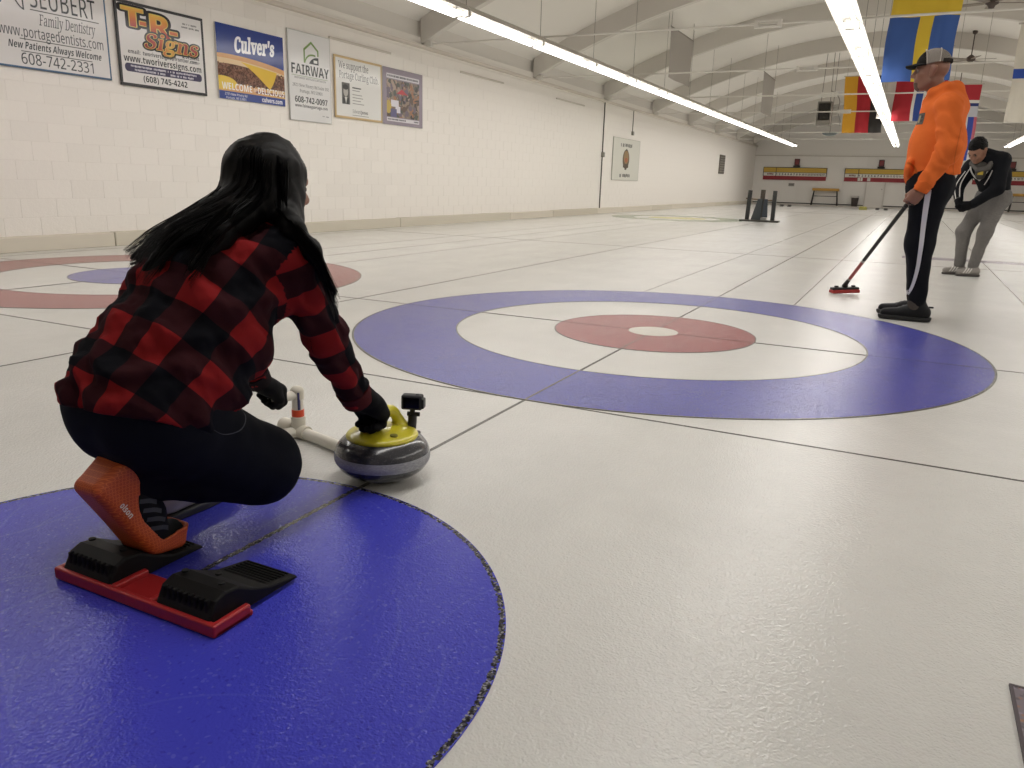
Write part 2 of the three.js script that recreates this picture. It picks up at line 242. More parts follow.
wallBoard('mortgage_sign', 'tall white board with green house outline above large dark lettering', 'sign', -4.785, -5.74, 1.68, 2.955, (g, w, h) => {
  g.fillStyle = '#dddcdb'; g.fillRect(0, 0, w, h); g.lineJoin = 'round'; g.strokeStyle = '#6f8a4e'; g.lineWidth = 34; g.beginPath(); g.moveTo(370, 450); g.lineTo(370, 250); g.lineTo(540, 130); g.lineTo(700, 240); g.lineTo(700, 320); g.stroke();
  g.lineWidth = 26; g.beginPath(); g.moveTo(375, 450); g.bezierCurveTo(420, 330, 520, 300, 640, 320); g.stroke(); g.fillStyle = '#2d2f31'; g.beginPath(); g.moveTo(480, 450); g.bezierCurveTo(520, 380, 600, 340, 710, 340); g.lineTo(710, 450); g.fill(); g.fillStyle = '#e6e6e4'; g.fillRect(590, 385, 90, 45);
  txt(g, 'FAIRWAY', 500, 560, 210, '#2a2b2d', 'bold', 'center', 940); g.fillStyle = '#6f8a4e'; g.fillRect(60, 655, 870, 6); txt(g, 'INDEPENDENT MORTGAGE CORPORATION', 500, 690, 40, '#3a3b3d', '', 'center', 880);
  txt(g, '2823 New Pinery Rd Suite 102', 510, 800, 66, '#2a2b2d', '', 'center', 880, 'serif'); txt(g, 'Portage, WI 53901', 510, 885, 66, '#2a2b2d', '', 'center', 560, 'serif'); txt(g, '608-742-0097', 510, 1015, 130, '#2a2b2d', 'bold', 'center', 840); txt(g, 'www.fairwayportage.com', 510, 1110, 64, '#2a2b2d', 'bold', 'center', 820); dashes(g, 850, 1235, 160, 18, 9, '#888', 6);
}, '#b9b8b4', 0.014, 0.2);
wallBoard('support_board', 'white board in light wooden frame with a small black and white portrait', 'sign', -5.83, -7.1, 1.80, 2.75, (g, w, h) => {
  g.fillStyle = '#deddd9'; g.fillRect(0, 0, w, h); txt(g, 'We support the', 390, 95, 120, '#2b2c2e', '', 'center', 640, 'serif'); txt(g, 'Portage Curling Club.', 510, 215, 120, '#2b2c2e', '', 'center', 860, 'serif');
  g.fillStyle = '#55524f'; g.fillRect(130, 310, 165, 270); g.fillStyle = '#b4aea8'; g.beginPath(); g.ellipse(210, 420, 48, 66, 0, 0, 7); g.fill(); g.fillStyle = '#2c2a29'; g.beginPath(); g.ellipse(208, 365, 56, 34, 0, 0, 7); g.fill(); g.fillRect(150, 500, 125, 80); g.fillStyle = '#d8d5d0'; g.beginPath(); g.moveTo(185, 490); g.lineTo(240, 490); g.lineTo(212, 575); g.fill();
  for (let i = 0; i < 6; i++) { g.fillStyle = i ? '#8b8a87' : '#4c4b49'; g.fillRect(350, 350 + i * 38 + (i > 1 ? 14 : 0), [190, 160, 210, 230, 180, 250][i], i ? 10 : 16); }
  txt(g, 'Edward', 440, 660, 62, '#3a3b3d', '', 'center', 190, 'serif'); txt(g, 'Jones', 610, 660, 62, '#26272a', 'bold', 'center', 150); g.fillStyle = '#8b8a87'; g.fillRect(340, 705, 360, 8);
}, '#c4a878', 0.036);
wallBoard('collage_poster', 'grey-purple bordered poster with a crowded colour photograph, beside a wooden framed board', 'poster', -7.125, -8.38, 1.795, 2.745, (g, w, h) => {
  g.fillStyle = '#8f8490'; g.fillRect(0, 0, w, h); const R = rng(77); g.save(); g.beginPath(); g.rect(90, 150, 820, 500); g.clip(); g.fillStyle = '#7d6d62'; g.fillRect(90, 150, 820, 500);
  for (let i = 0; i < 260; i++) { g.fillStyle = ['#5b4b40', '#8f7b6b', '#a58f80', '#3c3631', '#6c5f6c', '#9b6b4b', '#4c5148'][Math.floor(R() * 7)]; g.beginPath(); g.ellipse(90 + R() * 820, 150 + R() * 500, 10 + R() * 55, 10 + R() * 34, R() * 3, 0, 7); g.fill(); }
  g.fillStyle = '#b6323a'; g.beginPath(); g.moveTo(330, 330); g.lineTo(460, 260); g.lineTo(620, 330); g.fill(); g.fillStyle = '#dcd8e0'; g.fillRect(190, 420, 190, 90); g.fillRect(300, 500, 120, 90); g.fillStyle = '#bda34c'; g.beginPath(); g.ellipse(130, 520, 70, 90, 0, 0, 7); g.fill(); g.fillStyle = '#5d5a80'; g.fillRect(180, 540, 150, 110); g.restore();
  g.fillStyle = '#d5d2d6'; g.fillRect(90, 75, 820, 60); g.fillRect(90, 660, 820, 50); for (let i = 0; i < 26; i++) { g.fillStyle = '#5a5660'; g.fillRect(110 + i * 30, 92, 16 + R() * 12, 26); if (i < 15 || i > 21) g.fillRect(110 + i * 30, 674, 16 + R() * 12, 20); }
}, '#8f8490', 0.004, 0.3);
{ // hanging cloth banner
  const g = wallBoard('emblem_banner', 'white banner with brown oval emblem hung on the far part of the block wall', 'banner', -19.1, -21.75, 1.0, 2.3, (g, w, h) => {
    g.fillStyle = '#d5d4ca'; g.fillRect(0, 0, w, h); dashes(g, 480, 75, 430, 44, 13, '#2c2b2a', 5); dashes(g, 470, 435, 400, 42, 11, '#2c2b2a', 9);
    g.fillStyle = '#5a4a32'; g.beginPath(); g.ellipse(480, 240, 125, 115, 0, 0, 7); g.fill(); g.fillStyle = '#8f7347'; g.beginPath(); g.ellipse(485, 215, 90, 80, 0, 0, 7); g.fill(); g.fillStyle = '#a3552f'; g.beginPath(); g.ellipse(490, 250, 50, 28, 0, 0, 7); g.fill(); g.fillStyle = '#4a3d2b'; g.fillRect(380, 300, 200, 40); g.fillRect(445, 340, 70, 26); g.beginPath(); g.moveTo(430, 140); g.lineTo(490, 112); g.lineTo(545, 140); g.fill();
  }, '#b4b1a6', 0.02, 0.5);
}
{ const g = thing('wall_grille', 'small dark louvred grille on the block wall near the far corner', 'grille', [-XW + 0.02, 1.94, -34.75], Math.PI / 2); part('surround', [rbox(1.1, 0.06, 0.05, 0.01, 0, 0.41), rbox(1.1, 0.06, 0.05, 0.01, 0, -0.41), rbox(0.06, 0.88, 0.05, 0.01, -0.52, 0), rbox(0.06, 0.88, 0.05, 0.01, 0.52, 0), box(1.0, 0.8, 0.01, 0, 0, -0.01)], mat('#6a635b', 0.6), g); for (let i = 0; i < 7; i++) part('louvre', box(0.98, 0.07, 0.012).rotateX(0.6).translate(0, -0.33 + i * 0.11, 0.012), mat('#8b857c', 0.5), g); }
{ const g = thing('wall_conduit', 'thin dark conduit running full height down the block wall', 'conduit', [-XW + 0.02, 0, -18.2]); const m = mat('#57534d', 0.5); part('pipe', rod([0, 0.1, 0], [0, 3.2, 0], 0.018, 8), m, g); part('junction_box', rbox(0.09, 0.14, 0.11, 0.01, 0.02, 1.72, 0), mat('#8b867d', 0.5), g);
  const g2 = thing('wall_conduit', 'short conduit with outlet box dropping from the eave above the white banner', 'conduit', [-XW + 0.02, 0, -20.9]); part('pipe', rod([0, 2.55, 0], [0, 3.2, 0], 0.014, 8), mat('#8f8a82', 0.5), g2); part('outlet_box', rbox(0.07, 0.12, 0.12, 0.01, 0.01, 2.5, 0), mat('#9a958c', 0.5), g2); }
for (const [z0, z1, y, l] of [[-5.75, -7.4, 2.98, 'above the wooden framed board'], [-9.81, -11.7, 2.985, 'beyond the purple bordered poster'], [-14.65, -16.6, 2.96, 'before the tall conduit']]) { const o = part('wall_ledge', rbox(0.03, 0.035, z0 - z1, 0.006, -XW + 0.012, y, (z0 + z1) / 2), mat('#cfc8bd', 0.6), scene); tag(o, 'thin horizontal painted ledge strip high on the block wall ' + l, 'ledge strip'); }

// ---------------------------------------------------------------- far wall: scoreboards, clocks, benches, door
const BLK = mat('#2a2624', 0.6), YEL = mat('#d7b24a', 0.55), MAR = mat('#9a2a32', 0.55), YW = mat('#c99a45', 0.6), DK = mat('#37332f', 0.6);
const benchName = ['by the block wall', 'under the middle scoreboard', 'behind the bending man'];
[[-4.93, 'near the block wall'], [-0.55, 'holding white cards'], [7.2 - 0.02, '']].forEach(([x, l], i) => {
  if (i === 2) { x = 5.55; }
  const W = i === 2 ? 3.2 : 3.43, lab = i === 2 ? 'half hidden behind the bending man' : l;
  const g = thing('score_board', 'long yellow, white and red scoreboard on the far wall ' + lab, 'scoreboard', [x, 1.72, ZF + 0.05]);
  part('top_row', box(W, 0.26, 0.04, 0, 0.21, 0), YEL, g);
  const t = canvasTex(1024, 64, (c) => { c.fillStyle = '#e6e2d8'; c.fillRect(0, 0, 1024, 64); dashes(c, 100, 32, 150, 34, 7, '#7a4038', 7); for (let k = 1; k <= 17; k++) txt(c, String(k), 225 + (k - 1) * 47, 34, 46, '#26231f', 'bold', 'center', 38); });
  part('number_row', box(W, 0.2, 0.042, 0, -0.02, 0), [mat('#e6e2d8'), mat('#e6e2d8'), mat('#e6e2d8'), mat('#e6e2d8'), new THREE.MeshPhysicalMaterial({ map: t, roughness: 0.5 }), mat('#e6e2d8')], g);
  part('bottom_row', box(W, 0.22, 0.04, 0, -0.23, 0), MAR, g);
  for (const [yy, hh] of [[0.345, 0.025], [0.075, 0.02]]) part('rail', box(W + 0.04, hh, 0.06, 0, yy, 0.005), BLK, g);
  for (const xx of [-W / 2, -W / 2 + 0.7, W / 2]) part('divider', box(0.03, 0.48, 0.06, xx, 0.1, 0.006), BLK, g);
  if (i === 1) for (const [xx, ww] of [[-W / 2 + 0.76, 0.13], [-W / 2 + 0.9, 0.1], [-W / 2 + 1.26, 0.16]]) part('score_card', box(ww, 0.17, 0.012, xx, -0.22, 0.03), mat('#e8e4dc'), g);
  const c = thing('score_clock', 'small dark red box clock above the scoreboard ' + lab, 'clock', [x + 0.08, 2.09, ZF + 0.06]); part('stand', box(0.36, 0.1, 0.1, 0, 0.05, 0), BLK, c); part('case', rbox(0.28, 0.36, 0.1, 0.02, 0, 0.28, 0), mat('#4a2022', 0.5), c); part('display', box(0.2, 0.26, 0.01, 0, 0.29, 0.052), mat('#7a2a2c', 0.3), c);
  if (i < 2) { const p = thing('wall_plate_sign', 'small grey plate on the far wall below the scoreboard ' + lab, 'wall plate', [x - 0.1 + (i ? 0.35 : 0), 1.13, ZF + 0.02]); part('plate', rbox(0.32, 0.18, 0.03, 0.008), mat('#a5a099', 0.5), p); part('slot', box(0.26, 0.1, 0.006, 0, 0, 0.016), mat('#827d76', 0.5), p); }
});
[[-3.12, 'between the two left scoreboards'], [6.45, 'beside the bending man']].forEach(([x, l]) => {
  const g = thing('bench', 'yellow-topped bench with dark legs at the far wall ' + l, 'bench', [x, 0.045, ZF + 0.4]); part('seat_plank', rbox(1.4, 0.14, 0.34, 0.015, 0, 0.86, 0), YW, g);
  for (const s of [-1, 1]) { part('leg', rod([s * 0.6, 0.8, 0], [s * 0.68, 0, 0.12], 0.04, 6), DK, g); part('leg', rod([s * 0.6, 0.8, 0], [s * 0.68, 0, -0.16], 0.04, 6), DK, g); } part('stretcher', box(1.22, 0.035, 0.035, 0, 0.5, 0), DK, g);
});
{ const g = thing('waste_bin', 'dark tapered waste bin with pale liner against the far wall', 'bin', [-1.55, 0.045, ZF + 0.35]); const pr = [[0.0, 0], [0.15, 0], [0.2, 0.52], [0.18, 0.52], [0.14, 0.03], [0, 0.03]].map(p => new THREE.Vector2(...p)); part('bucket', new THREE.LatheGeometry(pr, 24), mat('#4b4441', 0.6), g); part('liner', new THREE.LatheGeometry([[0.195, 0.47], [0.207, 0.5], [0.207, 0.57], [0.19, 0.58], [0.175, 0.5]].map(p => new THREE.Vector2(...p)), 24), mat('#cfcac6', 0.5), g); }
{ const d = structGroup('door_1'); part('slab', box(0.86, 1.95, 0.05, -0.62, 1.02, ZF + 0.03), mat('#e9e4dd', 0.45), d); for (const x of [-1.09, -0.15]) part('jamb', box(0.07, 2.02, 0.07, x, 1.05, ZF + 0.03), mat('#d8d2ca', 0.5), d); part('head', box(1.01, 0.07, 0.07, -0.62, 2.03, ZF + 0.03), mat('#d8d2ca', 0.5), d); part('handle', rod([-0.28, 1.0, ZF + 0.06], [-0.28, 1.0, ZF + 0.12], 0.025, 8), mat('#8f8a80', 0.3, { metalness: 0.7 }), d); }
// far hacks and the small olive box on the ice
for (const [x, l] of [[-4.55, 'on the sheet beside the block wall'], [0, 'on the middle sheet']]) { const g = thing('far_hack', 'pair of black footholds at the far end ' + l, 'hack', [x, 0, -38.6]); for (const s of [-1, 1]) part('foot_pad', extrude([[-0.13, 0], [0.13, 0], [0.13, 0.02], [0, 0.05], [-0.09, 0.09], [-0.13, 0.08]], 0.17, 0.004).rotateY(-Math.PI / 2).translate(s * 0.19, 0, 0), BLK, g); }
{ const g = thing('small_crate', 'low olive-yellow box standing on the far ice in front of the door', 'box', [-0.78, 0, -37.4]); part('tray', rbox(0.36, 0.11, 0.24, 0.02, 0, 0.055, 0), mat('#8f8a4a', 0.6), g); part('lid', rbox(0.3, 0.05, 0.2, 0.02, 0, 0.13, 0), mat('#b5ad55', 0.6), g); }
{ // dark timber stand on the ice
  const g = thing('timber_stand', 'black timber stand with three posts on a flat base, standing on the ice', 'stand', [-2.32, 0, -17.6]); const k = mat('#2f302f', 0.7), k2 = mat('#3a3f42', 0.6);
  part('base_plank', rbox(1.02, 0.045, 0.3, 0.008, 0, 0.023, 0.05), mat('#4a4842', 0.7), g);
  part('post', rbox(0.1, 0.78, 0.1, 0.008, 0, 0, 0).rotateZ(-0.03).translate(-0.33, 0.43, 0), k, g); part('post', rbox(0.1, 0.78, 0.1, 0.008, 0, 0, 0).translate(0.33, 0.43, 0), k, g); part('post', rbox(0.11, 0.8, 0.1, 0.008, 0.01, 0.44, -0.06), mat('#4a4238', 0.7), g);
  part('tapered_board', extrude([[-0.23, 0.045], [0.03, 0.045], [0.04, 0.6], [-0.09, 0.6]], 0.05, 0.004).translate(0, 0, 0.05), k2, g); part('tapered_board', extrude([[0.05, 0.12], [0.2, 0.12], [0.16, 0.6], [0.08, 0.6]], 0.05, 0.004).translate(0, 0, 0.05), mat('#343b44', 0.6), g);
  part('rail', rod([-0.42, 0.6, -0.03], [0.37, 0.56, -0.03], 0.018, 6), mat('#7d6548', 0.6), g); part('block_foot', rbox(0.14, 0.07, 0.18, 0.01, 0.12, 0.08, 0.12), mat('#7a7a76', 0.6), g);
}
// mat at the right edge of the near ice
{ const g = thing('carpet_mat', 'dark grey carpet mat with rusty flecks lying on the near ice', 'mat', [2.112, 0, 3.603]); const t = canvasTex(512, 512, (c) => { const R = rng(9); c.fillStyle = '#857c82'; c.fillRect(0, 0, 512, 512); for (let i = 0; i < 14000; i++) { c.fillStyle = ['#736b70', '#938b93', '#9c7a6c', '#6a6469', '#978d99', '#ad8468'][Math.floor(R() * 6)]; c.fillRect(R() * 512, R() * 512, 3, 3); } }); part('pile', rbox(1.0, 0.004, 1.02, 0.0015, 0, 0.002, 0), new THREE.MeshPhysicalMaterial({ map: t, roughness: 0.95 }), g); part('edge_binding', [box(0.006, 0.0045, 1.02, -0.499, 0.0026, 0), box(1.0, 0.0045, 0.006, 0, 0.0026, -0.508)], mat('#5f575a', 0.9), g); }
// ---------------------------------------------------------------- flags, banners, fans, heater under the roof
function flag(name, label, x0, x1, y0, y1, z, draw, opt = {}) {
  const w = x1 - x0, h = y1 - y0, nx = 24, ny = 36; const g = thing(name, label, opt.cat || 'flag', [(x0 + x1) / 2, y1, z], opt.turn || 0);
  const geo = new THREE.PlaneGeometry(w, h, nx, ny).translate(0, -h / 2, 0), p = geo.attributes.position;
  for (let i = 0; i < p.count; i++) { const x = p.getX(i), y = p.getY(i), s = Math.min(1, -y / h * 1.5 + 0.15); p.setZ(i, s * (0.035 * Math.sin(x * 9 + y * 1.3 + x0) + 0.02 * Math.sin(x * 17 - y * 2))); p.setX(i, x + (opt.lean || 0) * -y + 0.012 * s * Math.sin(y * 5)); }
  geo.computeVertexNormals(); const t = canvasTex(512, Math.round(512 * h / w), (c, W, H) => { c.save(); c.scale(W / 100, H / 100); draw(c); c.restore(); });
  part('cloth', geo, new THREE.MeshPhysicalMaterial({ map: t, roughness: 0.8, side: THREE.DoubleSide, transmission: 0, sheen: 0.2 }), g); part('pole', rod([-w / 2 - 0.04, 0.012, 0], [w / 2 + 0.04, 0.012, 0], 0.014, 8), mat('#b9b2a6', 0.5), g);
  const top = xx => archDeck(xx) - y1; for (const s of [-1, 1]) part('cord', rod([s * w * 0.45, 0.01, 0], [s * w * 0.45, Math.max(0.1, top(g.position.x + s * w * 0.45)), 0], 0.005, 5), mat('#9a948a', 0.6), g);
  return g;
}
const fr = (c, col, x, y, w, h) => { c.fillStyle = col; c.fillRect(x, y, w, h); };
flag('cross_flag', 'large blue flag with yellow cross hanging behind the first visible tie rod', 0.58, 1.62, 2.70, 4.9, -10.9, c => { fr(c, '#3f62a8', 0, 0, 100, 100); fr(c, '#e3c23c', 44, 0, 20, 100); fr(c, '#e3c23c', 0, 40, 100, 14); }, { lean: -0.02 });
flag('tricolour_flag', 'flag with upright yellow, red and black bands hanging beyond the middle lamps', -1.3, -0.06, 2.80, 4.62, -25.5, c => { fr(c, '#e0a52e', 0, 0, 34, 100); fr(c, '#b0252f', 33, 0, 34, 100); fr(c, '#2a2725', 67, 0, 33, 100); }, { lean: 0.06 });
flag('pale_flag', 'plain off-white flag hanging between the tricolour and the red flag', 0.03, 0.52, 2.95, 4.5, -21.6, c => { fr(c, '#d8d3cb', 0, 0, 100, 100); fr(c, '#cbc6be', 30, 0, 8, 100); });
flag('red_cross_flag', 'red flag with white-edged blue cross hanging above the man in orange', 0.46, 1.72, 2.80, 4.7, -20.6, c => { fr(c, '#a8202c', 0, 0, 100, 100); fr(c, '#e2ddd6', 37, 0, 26, 100); fr(c, '#e2ddd6', 0, 24, 100, 20); fr(c, '#35519c', 43, 0, 14, 100); fr(c, '#35519c', 0, 29, 100, 10); });
flag('striped_flag', 'narrow red, white and blue flag hanging behind the bending man', 1.75, 2.33, 1.6, 3.2, -16, c => { fr(c, '#cfcac4', 0, 0, 100, 100); fr(c, '#b12b36', 0, 0, 100, 20); fr(c, '#e4dfd9', 0, 20, 100, 4); fr(c, '#28346e', 0, 24, 100, 4); fr(c, '#b9b9c0', 0, 28, 100, 14); fr(c, '#e6e2dc', 0, 42, 62, 58); fr(c, '#33479a', 70, 42, 20, 58); fr(c, '#b8606a', 90, 42, 10, 30); }, { lean: 0.0 });
flag('blue_barred_flag', 'white flag with a single blue bar hanging over the right sheet', 2.56, 3.66, 2.12, 3.7, -12, c => { fr(c, '#dcd6c8', 0, 0, 100, 100); fr(c, '#2f50a8', 0, 45, 100, 10); fr(c, '#2f50a8', 40, 0, 16, 100); }, { lean: 0.0 });
for (const [x, z0, z1, y0, y1, l] of [[-4.3, -14.6, -16.7, 3.38, 4.5, 'above the lamp strip by the block wall'], [-3.1, -20.4, -22.5, 3.08, 4.2, 'between the wall-side and middle lamp strips']]) {
  const g = thing('hanging_banner', 'plain pale grey banner hung edgewise ' + l, 'banner', [x, y1, (z0 + z1) / 2], Math.PI / 2); const w = z0 - z1, h = y1 - y0; const geo = new THREE.PlaneGeometry(w, h, 16, 20).translate(0, -h / 2, 0), p = geo.attributes.position; for (let i = 0; i < p.count; i++) p.setZ(i, 0.02 * Math.sin(p.getX(i) * 4) * Math.min(1, -p.getY(i))); geo.computeVertexNormals();
  part('cloth', geo, mat('#a8a29a', 0.85), g); part('batten', rod([-w / 2, 0, 0], [w / 2, 0, 0], 0.014, 6), mat('#8d877e', 0.6), g); for (const s of [-1, 1]) part('cord', rod([s * w * 0.48, 0, 0], [s * w * 0.48, Math.max(0.05, archDeck(x) - y1), 0], 0.006, 5), mat('#8d877e', 0.6), g);
}
{ const geo = (() => { const s = new THREE.Shape(); s.moveTo(0.12, -0.035); s.lineTo(0.2, -0.06); s.lineTo(0.62, -0.072); s.quadraticCurveTo(0.66, 0, 0.62, 0.072); s.lineTo(0.2, 0.06); s.lineTo(0.12, 0.035); return new THREE.ExtrudeGeometry(s, { depth: 0.01, bevelEnabled: false }).rotateX(-Math.PI / 2 + 0.16); })();
  for (const [x, y, z, a, l] of [[2.2, 4.62, -14.9, 0.35, 'closest to the blue and yellow flag'], [2.25, 4.62, -22.6, 1.2, 'beyond the man in orange, second along the roof'], [2.3, 4.62, -30.5, 0.8, 'third along the roof towards the far wall']]) {
    const g = thing('ceiling_fan', 'brown ceiling fan with flat blades ' + l, 'ceiling fan', [x, y, z]); const b = mat('#4a3d36', 0.5); const top = archDeck(x) - y;
    part('motor', new THREE.LatheGeometry([[0, -0.1], [0.05, -0.1], [0.07, -0.05], [0.12, -0.02], [0.12, 0.05], [0.07, 0.1], [0.03, 0.13], [0, 0.13]].map(p => new THREE.Vector2(...p)), 24), b, g); part('down_rod', rod([0, 0.12, 0], [0, top, 0], 0.015, 8), b, g); part('canopy', new THREE.LatheGeometry([[0.02, top - 0.1], [0.06, top - 0.07], [0.07, top], [0, top]].map(p => new THREE.Vector2(...p)), 20), b, g);
    for (let k = 0; k < 5; k++) { const m = part('blade', geo, mat('#7d7266', 0.5), g); m.rotation.y = a + k * Math.PI * 0.4; }
  } }
{ const g = thing('unit_heater', 'dark louvred heater box hung on rods beside the tricolour flag', 'heater', [-1.63, 3.26, -23.6]); const d = mat('#4a4743', 0.6), p = mat('#8b867e', 0.55);
  part('case', [rbox(0.42, 0.04, 0.34, 0.008, 0, 0.36, 0), rbox(0.42, 0.16, 0.34, 0.008, 0, -0.28, 0), rbox(0.03, 0.72, 0.34, 0.008, -0.2, 0, 0), rbox(0.03, 0.72, 0.34, 0.008, 0.2, 0, 0), box(0.4, 0.6, 0.02, 0, 0.06, -0.15)], p, g);
  for (let i = 0; i < 8; i++) part('louvre', box(0.012, 0.48, 0.07).rotateY(0.5).translate(-0.15 + i * 0.043, 0.07, 0.14), d, g);
  for (const s of [-1, 1]) part('hanger_rod', rod([s * 0.14, 0.37, 0], [s * 0.1, archDeck(-1.6) - 3.26, 0], 0.012, 6), p, g); part('gas_pipe', tube([[0.12, 0.72, 0], [0.3, 0.6, 0], [0.42, 0.4, 0], [0.4, 0.1, 0], [0.5, -0.2, 0], [0.52, -0.36, 0]], 0.014), p, g);
  const q = thing('dish_lamp', 'shallow dark dish hanging just beyond the heater box', 'dish', [-1.62, 2.8, -26]); part('dish', new THREE.LatheGeometry([[0, -0.07], [0.12, -0.06], [0.2, -0.03], [0.27, 0.02], [0.26, 0.03], [0, 0.0]].map(p => new THREE.Vector2(...p)), 28), mat('#56605f', 0.5), q); part('stem', rod([0, 0, 0], [0, archDeck(-1.62) - 2.815, 0], 0.012, 6), p, q);
}
// ---------------------------------------------------------------- hack, blue hack circle
{
  const r = 0.79, R = rng(44);
  const t = canvasTex(2048, 2048, (g, W) => { const c = W / 2, k = W / 1.66; g.fillStyle = '#4346c0'; g.fillRect(0, 0, W, W);
    for (let i = 0; i < 9000; i++) { const x = R() * W, y = R() * W; g.fillStyle = ['rgba(150,155,205,0.16)', 'rgba(80,84,185,0.35)', 'rgba(42,44,150,0.35)', 'rgba(190,195,225,0.16)'][Math.floor(R() * 4)]; g.beginPath(); g.ellipse(x, y, 1.5 + R() * 5, 1.5 + R() * 3.5, R() * 3, 0, 7); g.fill(); }
    for (let i = 0; i < 60; i++) { g.strokeStyle = 'rgba(140,145,205,0.12)'; g.lineWidth = 3 + R() * 8; const x = R() * W, y = R() * W, a = R() * 6.3; g.beginPath(); g.moveTo(x, y); g.quadraticCurveTo(x + 120 * Math.cos(a), y + 120 * Math.sin(a), x + 300 * Math.cos(a + 0.4), y + 300 * Math.sin(a + 0.4)); g.stroke(); }
    for (let i = 0; i < 5200; i++) { const a = R() * Math.PI * 2, q = (0.777 + R() * 0.01) * k; g.fillStyle = ['#16161c', '#2a2a30', '#55555c', '#1a1a20', '#8d8d92'][Math.floor(R() * 5)]; g.beginPath(); g.ellipse(c + q * Math.cos(a), c + q * Math.sin(a), 2 + R() * 3, 2 + R() * 3, 0, 0, 7); g.fill(); }
    for (let i = 0; i < 900; i++) { g.fillStyle = ['#1c1c2c', '#26263c', '#33334a'][Math.floor(R() * 3)]; g.beginPath(); g.ellipse(c + (R() - 0.5) * 12, R() * c * 0.83, 3 + R() * 4, 3 + R() * 5, 0, 0, 7); g.fill(); }
  });
  const g = thing('hack_circle', 'deep blue painted circle in the ice around the red hack', 'painted circle', [0, 0, 3.73]);
  const geo = ring(0, r, 0.003), p = geo.attributes.position, uv = geo.attributes.uv; for (let i = 0; i < p.count; i++) uv.setXY(i, 0.5 + p.getX(i) / 1.66, 0.5 - p.getZ(i) / 1.66);
  // pebble repeats need metric uv, so the bump texture is scaled on its own
  const bump = tex(pebble, 1.66 / 0.9, 1.66 / 0.9); part('blue_paint', geo, new THREE.MeshPhysicalMaterial({ map: t, bumpMap: bump, ...ICE }), g);
}
{
  const g = thing('hack', 'red and black rubber hack set in the blue circle under the crouching woman', 'hack', [-0.005, 0.003, 3.595]); g.scale.setScalar(0.93); const red = mat('#a82226', 0.4), rub = mat('#131212', 0.6, { specularIntensity: 0.35 }), grip = mat('#181717', 0.8, { specularIntensity: 0.3 });
  // U-shaped red base: rear bar with raised rims round each pad
  part('base_plate', rbox(0.52, 0.014, 0.11, 0.005, 0, 0.008, 0.055), red, g);
  part('rear_rim', rbox(0.52, 0.03, 0.016, 0.005, 0, 0.016, 0.104), red, g);
  for (const s of [-1, 1]) { part('side_rim', rbox(0.016, 0.03, 0.1, 0.005, s * 0.252, 0.016, 0.056), red, g); part('inner_rim', rbox(0.018, 0.034, 0.09, 0.006, s * 0.062, 0.018, 0.058), red, g); }
  part('centre_bridge', rbox(0.115, 0.02, 0.1, 0.006, 0, 0.011, 0.055), red, g);
  const padGeo = extrude([[-0.17, 0.004], [0.092, 0.004], [0.098, 0.03], [0.078, 0.07], [0.05, 0.082], [0.012, 0.076], [-0.03, 0.05], [-0.075, 0.03], [-0.165, 0.012]], 0.165, 0.006);   // x = towards camera (+z)
  padGeo.rotateY(-Math.PI / 2); padGeo.scale(1, 0.9, 1); padGeo.translate(0, 0, 0.004);
  for (const s of [-1, 1]) { const m = part('foot_pad', padGeo, rub, g, [s * 0.157, 0.004, 0]);
    for (let i = 0; i < 9; i++) part('tread_rib', rbox(0.009, 0.045, 0.012, 0.003, -0.064 + i * 0.016, 0.045, 0.089).rotateX(0), grip, m);
    for (const [x, z] of [[-0.055, 0.04], [0.055, 0.04], [-0.02, -0.02]]) part('bolt_recess', new THREE.CylinderGeometry(0.008, 0.008, 0.004, 12).translate(x, z > 0 ? 0.081 : 0.055, z), mat('#070707', 0.8), m);
    for (let i = 0; i < 7; i++) part('grip_ridge', rbox(0.13, 0.004, 0.006, 0.002, 0, 0.016 + i * 0.0016, -0.15 + i * 0.012), grip, m); }
}
